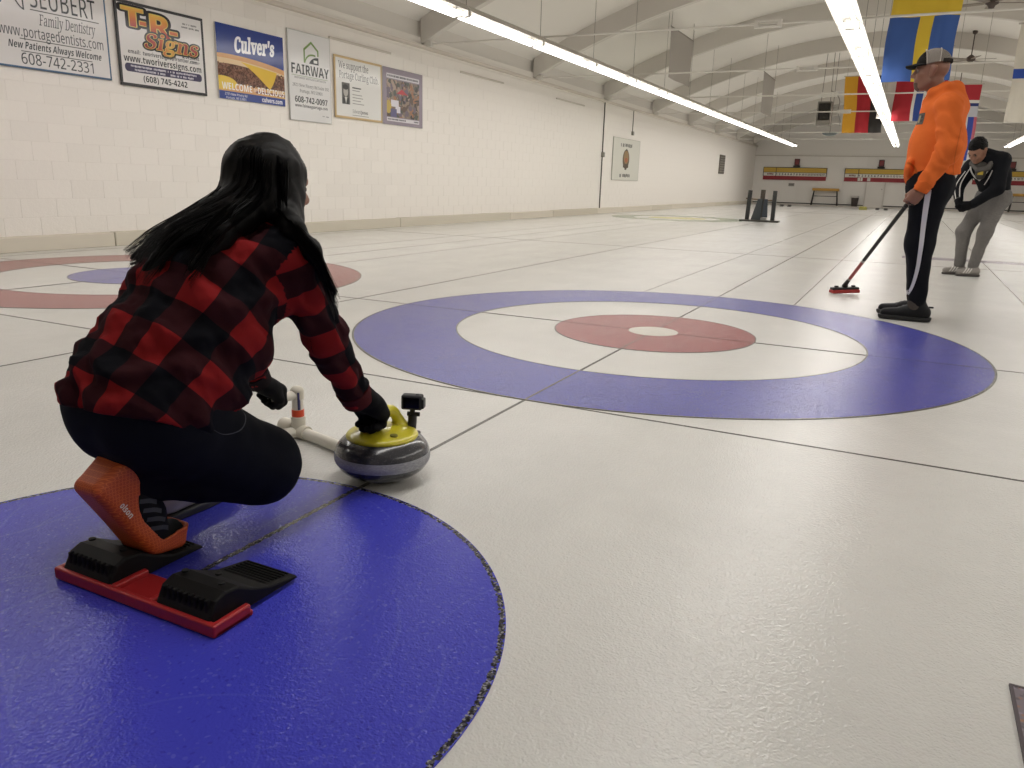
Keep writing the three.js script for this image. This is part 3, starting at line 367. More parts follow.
// ---------------------------------------------------------------- curling stone with camera
{
  const g = thing('curling_stone', 'grey granite curling stone with yellow handle held by the crouching woman', 'curling stone', [0.005, 0.003, 2.83]); g.scale.y = 1.18; 
  const R = rng(31); const gran = canvasTex(1024, 512, (c, W, H) => { c.fillStyle = '#38393d'; c.fillRect(0, 0, W, H); for (let i = 0; i < 9000; i++) { c.fillStyle = ['#2e2f33', '#46474c', '#25262a', '#55565b', '#3d3d42', '#7a7a80'][Math.floor(R() * 6)]; c.fillRect(R() * W, R() * H, 1 + R() * 4, 1 + R() * 3); } });
  const band = canvasTex(512, 64, (c, W, H) => { c.fillStyle = '#9c9da2'; c.fillRect(0, 0, W, H); for (let i = 0; i < 2400; i++) { c.fillStyle = ['#898a90', '#aeafb3', '#94959a', '#b8b9bd'][Math.floor(R() * 4)]; c.fillRect(R() * W, R() * H, 2 + R() * 3, 2); } });
  const pr = []; const ra = 0.1435, pts = [[0, 0.004], [0.058, 0.0], [0.066, 0.002], [0.1, 0.014], [0.125, 0.029], [0.139, 0.046]]; for (const p of pts) pr.push(new THREE.Vector2(...p));
  const pr2 = [[0.1405, 0.073], [0.134, 0.088], [0.118, 0.103], [0.098, 0.112], [0.075, 0.116], [0.04, 0.117], [0, 0.117]].map(p => new THREE.Vector2(...p));
  const smooth = a => new THREE.SplineCurve(a).getPoints(24); const gm = new THREE.MeshPhysicalMaterial({ map: gran, roughness: 0.22, clearcoat: 0.5, clearcoatRoughness: 0.12, side: THREE.DoubleSide });
  part('granite_body', [new THREE.LatheGeometry(smooth(pr), 64), new THREE.LatheGeometry(smooth(pr2), 64)], gm, g);
  part('striking_band', new THREE.LatheGeometry([[0.139, 0.046], [0.1425, 0.053], [0.1432, 0.06], [0.1425, 0.067], [0.1405, 0.073]].map(p => new THREE.Vector2(...p)), 64), new THREE.MeshPhysicalMaterial({ map: band, roughness: 0.6 }), g);
  const yel = mat('#cfc42c', 0.3, { clearcoat: 0.4 });
  const h = part('handle_plate', new THREE.LatheGeometry(smooth([[0.106, 0.109], [0.107, 0.114], [0.098, 0.121], [0.07, 0.127], [0.035, 0.131], [0, 0.132]].map(p => new THREE.Vector2(...p))), 48), yel, g);
  // gooseneck: rises at the leading side and runs back towards the thrower
  const path = new THREE.CatmullRomCurve3([V(0.012, 0.118, -0.07), V(0.011, 0.14, -0.064), V(0.008, 0.163, -0.046), V(0.004, 0.172, -0.012), V(0.003, 0.172, 0.0), V(0.003, 0.171, 0.014)]);
  const neck = new THREE.TubeGeometry(path, 40, 0.016, 14, false), np = neck.attributes.position; { const fr = path.computeFrenetFrames(40); for (let i = 0; i <= 40; i++) { const c = path.getPointAt(i / 40), k = i < 12 ? 1 + 1.2 * (1 - i / 12) ** 2 : 1; for (let j = 0; j <= 14; j++) { const q = i * 15 + j; np.setXYZ(q, c.x + (np.getX(q) - c.x) * k, c.y + (np.getY(q) - c.y) * k, c.z + (np.getZ(q) - c.z) * k); } } neck.computeVertexNormals(); }
  part('gooseneck', [neck, new THREE.SphereGeometry(0.016, 14, 10).translate(0.003, 0.171, 0.014)], yel, g);
  part('bolt_cap', new THREE.CylinderGeometry(0.011, 0.012, 0.004, 18).translate(0.066, 0.127, 0.034), mat('#6f6a1e', 0.5), g);
  // camera rides on the leading side of the stone
  const c = thing('action_camera', 'small black cube camera on a curved mount atop the stone', 'camera', [0.05, 0.118, 2.735], 0.35); const bk = mat('#141416', 0.4), bk2 = mat('#232327', 0.55);
  part('curved_mount', tube([[0, 0.0, 0.02], [0, 0.024, 0.012], [0, 0.042, 0.004], [0, 0.058, 0]], 0.014, 12, 8), bk, c); part('mount_base', rbox(0.045, 0.012, 0.06, 0.005, 0, 0.002, 0.014), bk, c);
  part('hinge', [rod([-0.016, 0.064, 0], [0.022, 0.064, 0], 0.007, 10), rbox(0.014, 0.024, 0.014, 0.003, 0, 0.07, 0)], bk2, c);
  const cb = part('camera_body', rbox(0.064, 0.046, 0.034, 0.006, 0, 0.103, 0), bk2, c); part('lens', rbox(0.024, 0.024, 0.008, 0.003, 0.015, 0.11, -0.019), bk, cb); part('rear_screen', box(0.048, 0.033, 0.002, 0, 0.103, 0.0175), mat('#0b0b0e', 0.12), cb); part('shutter_button', new THREE.CylinderGeometry(0.006, 0.006, 0.003, 14).translate(0.016, 0.127, 0), mat('#3a3a3e', 0.4), cb); part('latch', rbox(0.008, 0.03, 0.03, 0.003, 0.034, 0.1, 0), bk, cb);
}
// ---------------------------------------------------------------- white pipe stabiliser
{
  const g = thing('pipe_stabiliser', 'white plastic pipe stabiliser with orange band gripped by the left glove', 'stabiliser', [-0.465, 0, 2.70]); const w = mat('#e4dfd2', 0.35), w2 = mat('#d9d3c4', 0.4); const r = 0.0195;
  const b = part('cross_pipe', rod([-0.075, r + 0.003, -0.045], [0.33, r + 0.003, 0.06], r, 18), w, g); 
  part('elbow_left', [new THREE.SphereGeometry(0.026, 16, 12).translate(-0.078, 0.026, -0.045), rod([-0.078, 0.026, -0.045], [-0.02, 0.026, -0.03], 0.026, 16)], w2, g);
  part('tee_fitting', [rod([-0.035, 0.024, -0.034], [0.05, 0.024, -0.013], 0.0245, 18), rod([0.005, 0.02, -0.023], [0.005, 0.075, -0.023], 0.0245, 18)], w2, g);
  part('foot_pipe', rod([0.005, r + 0.002, -0.02], [-0.03, r + 0.002, 0.07], r, 16), w, g);
  part('upright', rod([0.005, 0.06, -0.023], [0.005, 0.165, -0.023], 0.0195, 18), w, g); part('orange_band', rod([0.005, 0.078, -0.023], [0.005, 0.102, -0.023], 0.0212, 18), mat('#dc4a22', 0.4), g);
  part('cap', [new THREE.SphereGeometry(0.0235, 18, 12).scale(1, 0.7, 1).translate(0.005, 0.168, -0.023), rod([0.005, 0.14, -0.023], [0.005, 0.168, -0.023], 0.0235, 18)], w2, g);
  part('navy_stripe', rbox(0.006, 0.062, 0.01, 0.002, 0.0225, 0.135, -0.0105), mat('#23265e', 0.4), g, null, 'narrow navy stripe');
  part('hand_grip', rod([0.005, 0.155, -0.023], [-0.012, 0.153, 0.07], 0.0165, 14), w, g);
}
// ---------------------------------------------------------------- curling broom
const broomHand = V(1.295, 0.80, -1.40), broomFoot = V(0.9, 0.085, -2.74);
{
  const g = thing('curling_broom', 'black and red curling broom held by the man in orange', 'broom', [0.9, 0, -2.78]); const L = (p) => [p.x - 0.9, p.y, p.z + 2.78]; const a = L(broomFoot), b = L(broomHand), at = t => [a[0] + (b[0] - a[0]) * t, a[1] + (b[1] - a[1]) * t, a[2] + (b[2] - a[2]) * t];
  part('handle', rod(at(0.36), at(0.985), 0.0145, 12), mat('#120f10', 0.45, { specularIntensity: 0.3 }), g); part('red_sleeve', rod(at(0.1), at(0.34), 0.0148, 12), mat('#8e2226', 0.4), g); part('pale_band', rod(at(0.34), at(0.365), 0.0152, 12), mat('#8c8582', 0.4), g); part('silver_band', rod(at(0.075), at(0.105), 0.0152, 12), mat('#8c7f7a', 0.4), g); part('ferrule', rod(at(-0.02), at(0.08), 0.021, 12, 0.016), mat('#141213', 0.5), g); part('end_cap', new THREE.SphereGeometry(0.016, 12, 8).translate(...at(0.985)), mat('#1c1718', 0.5), g);
  const yaw = 0.5; const H = o => o.rotateZ(0.05).rotateY(yaw).translate(0, 0, 0.02);
  part('brush_head', H(rbox(0.235, 0.022, 0.07, 0.008, 0, 0.05, 0)), mat('#171314', 0.5), g); part('brush_pad', H(rbox(0.245, 0.03, 0.085, 0.01, 0, 0.026, 0)), mat('#9c2a26', 0.6), g); for (const s of [-1, 1]) part('clip', H(rbox(0.03, 0.02, 0.03, 0.006, s * 0.075, 0.066, 0)), mat('#171314', 0.5), g); part('swivel', new THREE.SphereGeometry(0.024, 14, 10).translate(0, 0.075, 0.03), mat('#141213', 0.5), g);
}
// ---------------------------------------------------------------- distance-field modelling for people
const smin = (a, b, k) => { const h = Math.max(k - Math.abs(a - b), 0) / k; return Math.min(a, b) - h * h * k * 0.25; };
function cap(a, b, ra, rb, flat, fk = 1) { // tapered capsule, squashed along a unit vector
  const ax = a[0], ay = a[1], az = a[2], bx = b[0] - ax, by = b[1] - ay, bz = b[2] - az, bb = bx * bx + by * by + bz * bz || 1e-9;
  let f0 = 0, f1 = 0, f2 = 0; if (flat) { const l = Math.hypot(...flat); f0 = flat[0] / l; f1 = flat[1] / l; f2 = flat[2] / l; }
  return (x, y, z) => { const px = x - ax, py = y - ay, pz = z - az; let t = (px * bx + py * by + pz * bz) / bb; t = t < 0 ? 0 : t > 1 ? 1 : t; let qx = px - bx * t, qy = py - by * t, qz = pz - bz * t; if (flat) { const d = (qx * f0 + qy * f1 + qz * f2) * (1 / fk - 1); qx += f0 * d; qy += f1 * d; qz += f2 * d; const l = Math.sqrt(qx * qx + qy * qy + qz * qz); return (l - (ra + (rb - ra) * t)) * (0.5 + 0.5 * fk); } return Math.sqrt(qx * qx + qy * qy + qz * qz) - (ra + (rb - ra) * t); };
}
function ell(c, r) { const [cx, cy, cz] = c, [rx, ry, rz] = r; return (x, y, z) => { const a = (x - cx) / rx, b = (y - cy) / ry, d = (z - cz) / rz, k0 = Math.hypot(a, b, d), k1 = Math.hypot(a / rx, b / ry, d / rz); return k1 < 1e-6 ? -Math.min(rx, ry, rz) : k0 * (k0 - 1) / k1; }; }
const uni = (list, k) => (x, y, z) => { let d = 1e9; for (let i = 0; i < list.length; i++) d = d > 1e8 ? list[i](x, y, z) : smin(d, list[i](x, y, z), k); return d; };
const chain = (pts, flat, fk) => { const o = []; for (let i = 0; i + 1 < pts.length; i++) o.push(cap(pts[i].slice(0, 3), pts[i + 1].slice(0, 3), pts[i][3], pts[i + 1][3], flat, fk)); return o; };
function nets(f, min, max, cell) { // naive surface nets
  const nx = Math.ceil((max[0] - min[0]) / cell) + 1, ny = Math.ceil((max[1] - min[1]) / cell) + 1, nz = Math.ceil((max[2] - min[2]) / cell) + 1, v = new Float32Array(nx * ny * nz);
  let i = 0; for (let z = 0; z < nz; z++) for (let y = 0; y < ny; y++) for (let x = 0; x < nx; x++) v[i++] = f(min[0] + x * cell, min[1] + y * cell, min[2] + z * cell);
  const id = new Int32Array(nx * ny * nz).fill(-1), pos = [], idx = [], sx = 1, sy = nx, sz = nx * ny; const E = [[0, 1], [2, 3], [4, 5], [6, 7], [0, 2], [1, 3], [4, 6], [5, 7], [0, 4], [1, 5], [2, 6], [3, 7]];
  for (let z = 0; z < nz - 1; z++) for (let y = 0; y < ny - 1; y++) for (let x = 0; x < nx - 1; x++) {
    const o = x + y * sy + z * sz, c = [v[o], v[o + sx], v[o + sy], v[o + sx + sy], v[o + sz], v[o + sx + sz], v[o + sy + sz], v[o + sx + sy + sz]]; let m = 0; for (let k = 0; k < 8; k++) if (c[k] < 0) m |= 1 << k; if (m === 0 || m === 255) continue;
    let n = 0, a = 0, b = 0, d = 0; for (const [p, q] of E) { const s = (m >> p) & 1, t = (m >> q) & 1; if (s === t) continue; const u = c[p] / (c[p] - c[q]); const px = p & 1, py = (p >> 1) & 1, pz = p >> 2, qx = q & 1, qy = (q >> 1) & 1, qz = q >> 2; a += px + (qx - px) * u; b += py + (qy - py) * u; d += pz + (qz - pz) * u; n++; }
    id[o] = pos.length / 3; pos.push(min[0] + (x + a / n) * cell, min[1] + (y + b / n) * cell, min[2] + (z + d / n) * cell);
  }
  const quad = (a, b, c, d, fl) => { if (a < 0 || b < 0 || c < 0 || d < 0) return; if (fl) idx.push(a, c, b, a, d, c); else idx.push(a, b, c, a, c, d); };
  for (let z = 1; z < nz - 1; z++) for (let y = 1; y < ny - 1; y++) for (let x = 1; x < nx - 1; x++) { const o = x + y * sy + z * sz, s = v[o] < 0;
    if (s !== (v[o + sx] < 0)) quad(id[o], id[o - sy], id[o - sy - sz], id[o - sz], s); if (s !== (v[o + sy] < 0)) quad(id[o], id[o - sz], id[o - sx - sz], id[o - sx], s); if (s !== (v[o + sz] < 0)) quad(id[o], id[o - sx], id[o - sx - sy], id[o - sy], s); }
  const g = new THREE.BufferGeometry(); g.setAttribute('position', new THREE.Float32BufferAttribute(pos, 3)); g.setIndex(idx); g.computeVertexNormals(); return g;
}
function fixWinding(g, f) { // make faces look outwards
  const p = g.attributes.position, ix = g.index.array; let s = 0; for (let i = 0; i < Math.min(ix.length, 900); i += 3) { const a = V().fromBufferAttribute(p, ix[i]), b = V().fromBufferAttribute(p, ix[i + 1]), c = V().fromBufferAttribute(p, ix[i + 2]); const n = b.sub(a).cross(c.sub(a)); const m = a.clone().addScaledVector(n.normalize(), 0.002); s += Math.sign(f(m.x, m.y, m.z) - f(a.x, a.y, a.z)); }
  if (s < 0) { for (let i = 0; i < ix.length; i += 3) { const t = ix[i + 1]; ix[i + 1] = ix[i + 2]; ix[i + 2] = t; } g.computeVertexNormals(); } return g;
}
const skinOf = (f, min, max, cell) => fixWinding(nets(f, min, max, cell), f);
// uv by region: region(x,y,z) -> { key, uv }; vertices are split where regions meet
function uvRegions(g, region) {
  const p = g.attributes.position, ix = g.index.array, P = [], N = [], U = [], n = g.attributes.normal, map = new Map(), I = [];
  for (let i = 0; i < ix.length; i += 3) { let c = [0, 0, 0]; for (let k = 0; k < 3; k++) { c[0] += p.getX(ix[i + k]) / 3; c[1] += p.getY(ix[i + k]) / 3; c[2] += p.getZ(ix[i + k]) / 3; } const key = region.pick(...c), ref = region.uv(key, ...c);
    for (let k = 0; k < 3; k++) { const v = ix[i + k], x = p.getX(v), y = p.getY(v), z = p.getZ(v); let uv = region.uv(key, x, y, z); const per = region.period(key); if (per) { while (uv[0] - ref[0] > per / 2) uv[0] -= per; while (uv[0] - ref[0] < -per / 2) uv[0] += per; }
      const kk = key + '|' + v + '|' + uv[0].toFixed(3); let q = map.get(kk); if (q === undefined) { q = P.length / 3; map.set(kk, q); P.push(x, y, z); N.push(n.getX(v), n.getY(v), n.getZ(v)); U.push(...uv); } I.push(q); } }
  const o = new THREE.BufferGeometry(); o.setAttribute('position', new THREE.Float32BufferAttribute(P, 3)); o.setAttribute('normal', new THREE.Float32BufferAttribute(N, 3)); o.setAttribute('uv', new THREE.Float32BufferAttribute(U, 2)); o.setIndex(I); return o;
}
// coordinates round an axis a->b: [angle, along]
function axial(a, b) { const A = V(...a), d = V(...b).sub(A).normalize(), up = Math.abs(d.y) < 0.9 ? V(0, 1, 0) : V(0, 0, 1), u = up.clone().addScaledVector(d, -up.dot(d)).normalize(), w = d.clone().cross(u); return (x, y, z) => { const q = V(x - a[0], y - a[1], z - a[2]); return [Math.atan2(q.dot(w), q.dot(u)), q.dot(d)]; }; }
// strip laid on a surface: path points start outside and march along dir
function strip(f, path, dir, width, lift = 0.002, side, along = false) {
  const D = V(...dir).normalize(), P = [], I = [], U = []; const march = p0 => { let p = p0.clone(), best = null, bd = 1e9, run = 0, hit = false; for (let i = 0; i < 300 && run < 1.2; i++) { const d = f(p.x, p.y, p.z); if (d < bd) { bd = d; best = p.clone(); } if (d < 0.0008) { hit = true; break; } const st = Math.max(0.0006, d * 0.6); run += st; p.addScaledVector(D, st); }
    if (!hit) { p = best; for (let i = 0; i < 12; i++) { const e = 0.002, d = f(p.x, p.y, p.z), gr = V(f(p.x + e, p.y, p.z) - d, f(p.x, p.y + e, p.z) - d, f(p.x, p.y, p.z + e) - d); if (gr.lengthSq() < 1e-14) break; p.addScaledVector(gr.normalize(), -d * 0.8); } }
    return p.addScaledVector(D, -lift); };
  const c = new THREE.CatmullRomCurve3(path.map(q => V(...q))), n = 40; for (let i = 0; i <= n; i++) { const q = c.getPoint(i / n), t = c.getTangent(i / n), s = (side ? V(...side) : t.clone().cross(D)).normalize(); const w = Array.isArray(width) ? width[0] + (width[1] - width[0]) * i / n : width; for (const k of [-1, -0.33, 0.33, 1]) { const m = march(q.clone().addScaledVector(s, k * w / 2)); P.push(m.x, m.y, m.z); along ? U.push(i / n, k * 0.5 + 0.5) : U.push(k * 0.5 + 0.5, i / n); } if (i) for (let k = 0; k < 3; k++) { const a = (i - 1) * 4 + k, b = i * 4 + k; I.push(a, b, a + 1, b, b + 1, a + 1); } }
  const g = new THREE.BufferGeometry(); g.setAttribute('position', new THREE.Float32BufferAttribute(P, 3)); g.setAttribute('uv', new THREE.Float32BufferAttribute(U, 2)); g.setIndex(I); g.computeVertexNormals(); return g;
}
function frame(pos, yAxis, zAxis) { const y = V(...yAxis).normalize(), z = V(...zAxis); z.addScaledVector(y, -z.dot(y)).normalize(); const x = y.clone().cross(z); return new THREE.Matrix4().makeBasis(x, y, z).setPosition(...pos); }
// head in local axes: face to +z, up +y, origin at the middle of the head
function headGeo(o = {}) {
  const L = [ell([0, 0.035, -0.012], [0.076, 0.092, 0.097]), ell([0, -0.03, 0.022], [0.062, 0.085, 0.072]), ell([0, -0.088, 0.062], [0.03, 0.024, 0.03]), cap([-0.045, -0.06, 0.0], [-0.02, -0.09, 0.05], 0.024, 0.02), cap([0.045, -0.06, 0.0], [0.02, -0.09, 0.05], 0.024, 0.02), cap([-0.03, 0.03, 0.076], [0.03, 0.03, 0.076], 0.016, 0.016), ell([-0.036, -0.015, 0.066], [0.022, 0.02, 0.018]), ell([0.036, -0.015, 0.066], [0.022, 0.02, 0.018]), ell([0, -0.056, 0.082], [0.024, 0.018, 0.014]), cap([0, -0.05, -0.02], o.neck || [0, -0.2, -0.045], 0.055, 0.06)];
  const base = uni(L, 0.022), nose = uni([cap([0, 0.02, 0.088], [0, -0.018, 0.11], 0.009, 0.0135), ell([-0.012, -0.022, 0.1], [0.009, 0.008, 0.01]), ell([0.012, -0.022, 0.1], [0.009, 0.008, 0.01])], 0.01), ears = uni([-1, 1].map(s => cap([s * 0.083, 0.018, -0.01], [s * 0.076, -0.026, 0.002], 0.023, 0.014, [1, 0, 0.3 * s], 0.5)), 0.01), lips = uni([cap([-0.018, -0.052, 0.09], [0.018, -0.052, 0.09], 0.005, 0.005), cap([-0.015, -0.061, 0.089], [0.015, -0.061, 0.089], 0.006, 0.006)], 0.006), sock = [-1, 1].map(s => ell([s * 0.031, 0.008, 0.094], [0.018, 0.011, 0.016]));
  const f = (x, y, z) => { let d = smin(base(x, y, z), nose(x, y, z), 0.014); d = smin(d, ears(x, y, z), 0.008); d = smin(d, lips(x, y, z), 0.006); for (const s of sock) d = -smin(-d, s(x, y, z), 0.008); return d; };
  return { geo: skinOf(f, [-0.11, -0.22, -0.13], [0.11, 0.14, 0.135], o.cell || 0.004), f };
}
// hand in local axes: wrist at origin, fingers +y, palm faces +z, thumb at side*x
function handField(side, curl, thumbCurl = 0.6, fat = 1) {
  const fingers = [[0.031, 0.086, [0.042, 0.026, 0.02], 0.0092], [0.0105, 0.09, [0.046, 0.03, 0.021], 0.0095], [-0.0105, 0.087, [0.042, 0.028, 0.02], 0.009], [-0.031, 0.079, [0.033, 0.021, 0.018], 0.0082]], L = [];
  const palm = [cap([0, 0.0, 0], [0, 0.03, 0], 0.029 * fat, 0.034 * fat, [0, 0, 1], 0.62), cap([0.022 * side, 0.03, 0.002], [0.024 * side, 0.078, 0], 0.02 * fat, 0.0145 * fat), cap([0.004 * side, 0.03, 0], [0.006 * side, 0.082, -0.002], 0.019 * fat, 0.0145 * fat), cap([-0.014 * side, 0.03, 0], [-0.014 * side, 0.078, 0], 0.018 * fat, 0.014 * fat), cap([-0.024 * side, 0.03, 0.002], [-0.029 * side, 0.07, 0.002], 0.017 * fat, 0.013 * fat), cap([0.022 * side, 0.022, 0.008], [0.034 * side, 0.046, 0.014], 0.018 * fat, 0.015 * fat)];
  const fl = fingers.map(([bx, by, len, r], i) => { let p = [bx * side, by - 0.006, 0], a = 0; const segs = []; for (let k = 0; k < 3; k++) { a += curl[i][k]; const q = [p[0] + side * bx * 0.02, p[1] + Math.cos(a) * len[k], p[2] + Math.sin(a) * len[k]]; segs.push(cap(p, q, r * fat * (1 - k * 0.07), r * fat * (1 - (k + 1) * 0.08))); p = q; } return uni(segs, 0.006); });
  const t0 = [0.03 * side, 0.036, 0.012], t1 = [(0.052 - 0.01 * thumbCurl) * side, 0.066, 0.014 + 0.018 * thumbCurl], t2 = [(0.056 - 0.034 * thumbCurl) * side, 0.094, 0.018 + 0.03 * thumbCurl]; const th = uni([cap(t0, t1, 0.0135 * fat, 0.0115 * fat), cap(t1, t2, 0.0112 * fat, 0.0095 * fat)], 0.006), pl = uni(palm, 0.012), fore = cap([0, -0.04, 0], [0, 0.01, 0], 0.027 * fat, 0.027 * fat, [0, 0, 1], 0.75);
  return (x, y, z) => { let d = smin(pl(x, y, z), fore(x, y, z), 0.015); let m = 1e9; for (const f of fl) m = Math.min(m, f(x, y, z)); d = smin(d, m, 0.006); return smin(d, th(x, y, z), 0.01); };
}
function handGeo(side, curl, thumb, M, fat = 1, cell = 0.0035) { const f = handField(side, curl, thumb, fat); return skinOf(f, [-0.085, -0.06, -0.06], [0.085, 0.21, 0.12], cell).applyMatrix4(M); }
const GRIP = [[1.0, 1.35, 0.8], [1.05, 1.4, 0.8], [1.1, 1.4, 0.8], [1.15, 1.4, 0.8]], SOFT = [[0.5, 0.7, 0.4], [0.55, 0.75, 0.45], [0.6, 0.8, 0.45], [0.65, 0.85, 0.5]];
const noUV = g => { if (!g.attributes.uv) g.setAttribute('uv', new THREE.Float32BufferAttribute(new Float32Array(g.attributes.position.count * 2), 2)); return g; };
function triUV(g, s = 1) { const p = g.attributes.position, u = new Float32Array(p.count * 2); for (let i = 0; i < p.count; i++) { u[2 * i] = (p.getX(i) + p.getZ(i) * 0.7) * s; u[2 * i + 1] = (p.getY(i) + p.getZ(i) * 0.3) * s; } g.setAttribute('uv', new THREE.BufferAttribute(u, 2)); return g; }
// fine cloth bump
const weave = dataTex(256, (u, v, x, y) => { const a = Math.sin(u * Math.PI * 2 * 64) * Math.sin(v * Math.PI * 2 * 64) * 0.25 + 0.5 + (nA(u, v) - 0.5) * 0.5; return [a, a, a]; });
function cloth(color, rough = 0.9, extra = {}) { return mat(color, rough, { bumpMap: tex(weave, 6, 6), bumpScale: 0.0006, specularIntensity: 0.25, ...extra }); }
// ---------------------------------------------------------------- crouching woman in the plaid shirt
{
  const B = [-0.12, 0, 3.45]; const g = thing('person', 'crouching person in red and black plaid shirt with long dark hair, gripping the stone', 'person', B);
  const put = (name, geo, m, parent = g, label) => part(name, geo.translate(-B[0], -B[1], -B[2]), m, parent, null, label);
  const bn = [0, 0.74, 0.67];   // out of the back
  const RS = [0.05, 0.685, 3.235], RE = [0.03, 0.475, 3.1], RW = [0.012, 0.28, 2.955], LS = [-0.27, 0.69, 3.19], LE = [-0.43, 0.45, 3.0], LW = [-0.478, 0.237, 2.835];
  const torso = uni([cap([-0.125, 0.41, 3.51], [-0.11, 0.6, 3.34], 0.178, 0.168, bn, 0.88), cap([-0.11, 0.6, 3.35], [-0.09, 0.7, 3.22], 0.162, 0.1, bn, 0.78), cap([RS[0] - 0.03, RS[1] - 0.005, RS[2] + 0.01], [LS[0] + 0.03, LS[1], LS[2]], 0.07, 0.07), cap([-0.1, 0.47, 3.40], [-0.09, 0.43, 3.42], 0.15, 0.13), cap([-0.09, 0.69, 3.22], [-0.085, 0.765, 3.18], 0.062, 0.056)], 0.06);
  const armR = uni(chain([[...RS, 0.068], [...RE, 0.052], [...RW, 0.042]]), 0.03), armL = uni(chain([[...LS, 0.07], [...LE, 0.055], [...LW, 0.04]]), 0.03);
  const ax = axial([-0.13, 0.40, 3.58], [-0.09, 0.73, 3.2]), axR1 = axial(RS, RE), axR2 = axial(RE, RW), axL1 = axial(LS, LE), axL2 = axial(LE, LW);
  const fold = (x, y, z) => { const [a, t] = ax(x, y, z); return 0.0075 * Math.sin(t * 52 + 2.2 * Math.sin(a * 2.1) + 6 * perlin.noise(x * 6, y * 6, z * 6)) + 0.03 * fbm(x * 8 + a, t * 18, z * 8, 3); };
  const foldA = (x, y, z) => 0.0045 * Math.sin((y * 1.2 - z) * 70 + 6 * perlin.noise(x * 14, y * 14, z * 14)) + 0.01 * fbm(x * 16, y * 16, z * 16, 2);
  const hem = (x, y, z) => 0.338 + 0.9 * (z - 3.5) ** 2 * (z > 3.5 ? 2.6 : 1.8) - 0.02 * Math.sin(z * 24) - y;
  const shirtF = (x, y, z) => { let t = torso(x, y, z); if (t < 0.05) t += fold(x, y, z); t = Math.max(t, hem(x, y, z)); let r = armR(x, y, z), l = armL(x, y, z); if (r < 0.04) r += foldA(x, y, z); if (l < 0.04) l += foldA(x, y, z); const cut = Math.max(-1, 0.272 - y + (z - 2.96) * 0.0); r = Math.max(r, (RW[1] - 0.004) - y - (z - RW[2]) * 0.6); l = Math.max(l, (LW[1] - 0.0) - y - (z - LW[2]) * 0.5); return smin(smin(t, r, 0.05), l, 0.05); };
  let sg = skinOf(shirtF, [-0.58, 0.18, 2.78], [0.2, 0.84, 3.84], 0.0072);
  const reg = { pick: (x, y, z) => { const t = torso(x, y, z), r = armR(x, y, z), l = armL(x, y, z); if (r < t + 0.012 && r < l && (x - 0.045) * 0.7 + axR1(x, y, z)[1] * 0.7 > 0.0) return y > RE[1] - 0.01 ? 'r1' : 'r2'; if (l < t + 0.012 && (-0.255 - x) * 0.7 + axL1(x, y, z)[1] * 0.7 > 0) return y > LE[1] ? 'l1' : 'l2'; return 't'; },
    uv: (k, x, y, z) => { if (k === 't') { const [a, s] = ax(x, y, z); return [a * 0.165 + 0.03, s]; } const A = { r1: axR1, r2: axR2, l1: axL1, l2: axL2 }[k], [a, s] = A(x, y, z); return [a * 0.055 + 0.04, s + (k[1] === '2' ? 0.27 : 0.02)]; }, period: k => (k === 't' ? 0.165 : 0.055) * Math.PI * 2 };
  sg = uvRegions(sg, reg);
  const PER = 0.142; { const u = sg.attributes.uv; for (let i = 0; i < u.count; i++) u.setXY(i, u.getX(i) / PER, u.getY(i) / PER); }
  const RR = rng(61); const plaid = canvasTex(512, 512, (c, W) => { const id = c.createImageData(W, W); const R = [134, 30, 32], K = [15, 16, 22]; for (let y = 0; y < W; y++) for (let x = 0; x < W; x++) { const a = x < W / 2 ? 1 : 0, b = y < W / 2 ? 1 : 0; const tw = ((x + y) >> 1) % 2; let w = a && b ? 1 : a || b ? (tw ? 0.36 : 0.24) : 0.0; w += (RR() - 0.5) * 0.05; const i = (y * W + x) * 4; for (let k = 0; k < 3; k++) id.data[i + k] = K[k] + (R[k] - K[k]) * Math.max(0, w); id.data[i + 3] = 255; } c.putImageData(id, 0, 0); }, true);
  const shirt = put('shirt', sg, new THREE.MeshPhysicalMaterial({ map: plaid, roughness: 0.95, bumpMap: tex(weave, 1.2, 1.2), bumpScale: 0.0008, specularIntensity: 0.25, side: THREE.DoubleSide }), g, 'red and black buffalo plaid shirt');
  // collar
  put('collar', skinOf((x, y, z) => { const d = cap([-0.09, 0.72, 3.205], [-0.085, 0.775, 3.175], 0.066, 0.06)(x, y, z); return Math.max(Math.abs(d) - 0.006, y - 0.785 + (z - 3.17) * 0.2, 0.72 - y); }, [-0.2, 0.69, 3.06], [0.02, 0.82, 3.32], 0.006), cloth('#6a2224'), shirt); 
  // cuffs
  for (const [a, b, r] of [[RE, RW, 0.0445], [LE, LW, 0.042]]) { const A = V(...a), W = V(...b), d = W.clone().sub(A).normalize(), s = W.clone().addScaledVector(d, -0.04), e = W.clone().addScaledVector(d, 0.008); put('cuff', rod([s.x, s.y, s.z], [e.x, e.y, e.z], r + 0.004, 20, r), a === RE ? cloth('#4a181c') : cloth('#1c1418'), shirt); }
  // trousers
  const KR = [-0.04, 0.18, 3.285], AR = [-0.125, 0.21, 3.575], KL = [-0.3, 0.33, 3.17], AL = [-0.3, 0.11, 3.35];
  const legs = uni([cap([-0.09, 0.372, 3.525], [-0.17, 0.372, 3.525], 0.134, 0.132), cap([-0.07, 0.33, 3.5], KR, 0.112, 0.095), cap(KR, [-0.085, 0.195, 3.42], 0.09, 0.062), cap([-0.085, 0.195, 3.42], AR, 0.06, 0.044), cap([-0.2, 0.36, 3.53], KL, 0.1, 0.08), cap(KL, AL, 0.075, 0.048)], 0.045);
  const legsF = (x, y, z) => { let d = legs(x, y, z); if (d < 0.04) d += 0.008 * fbm(x * 14, y * 14, z * 14, 2); return d; };
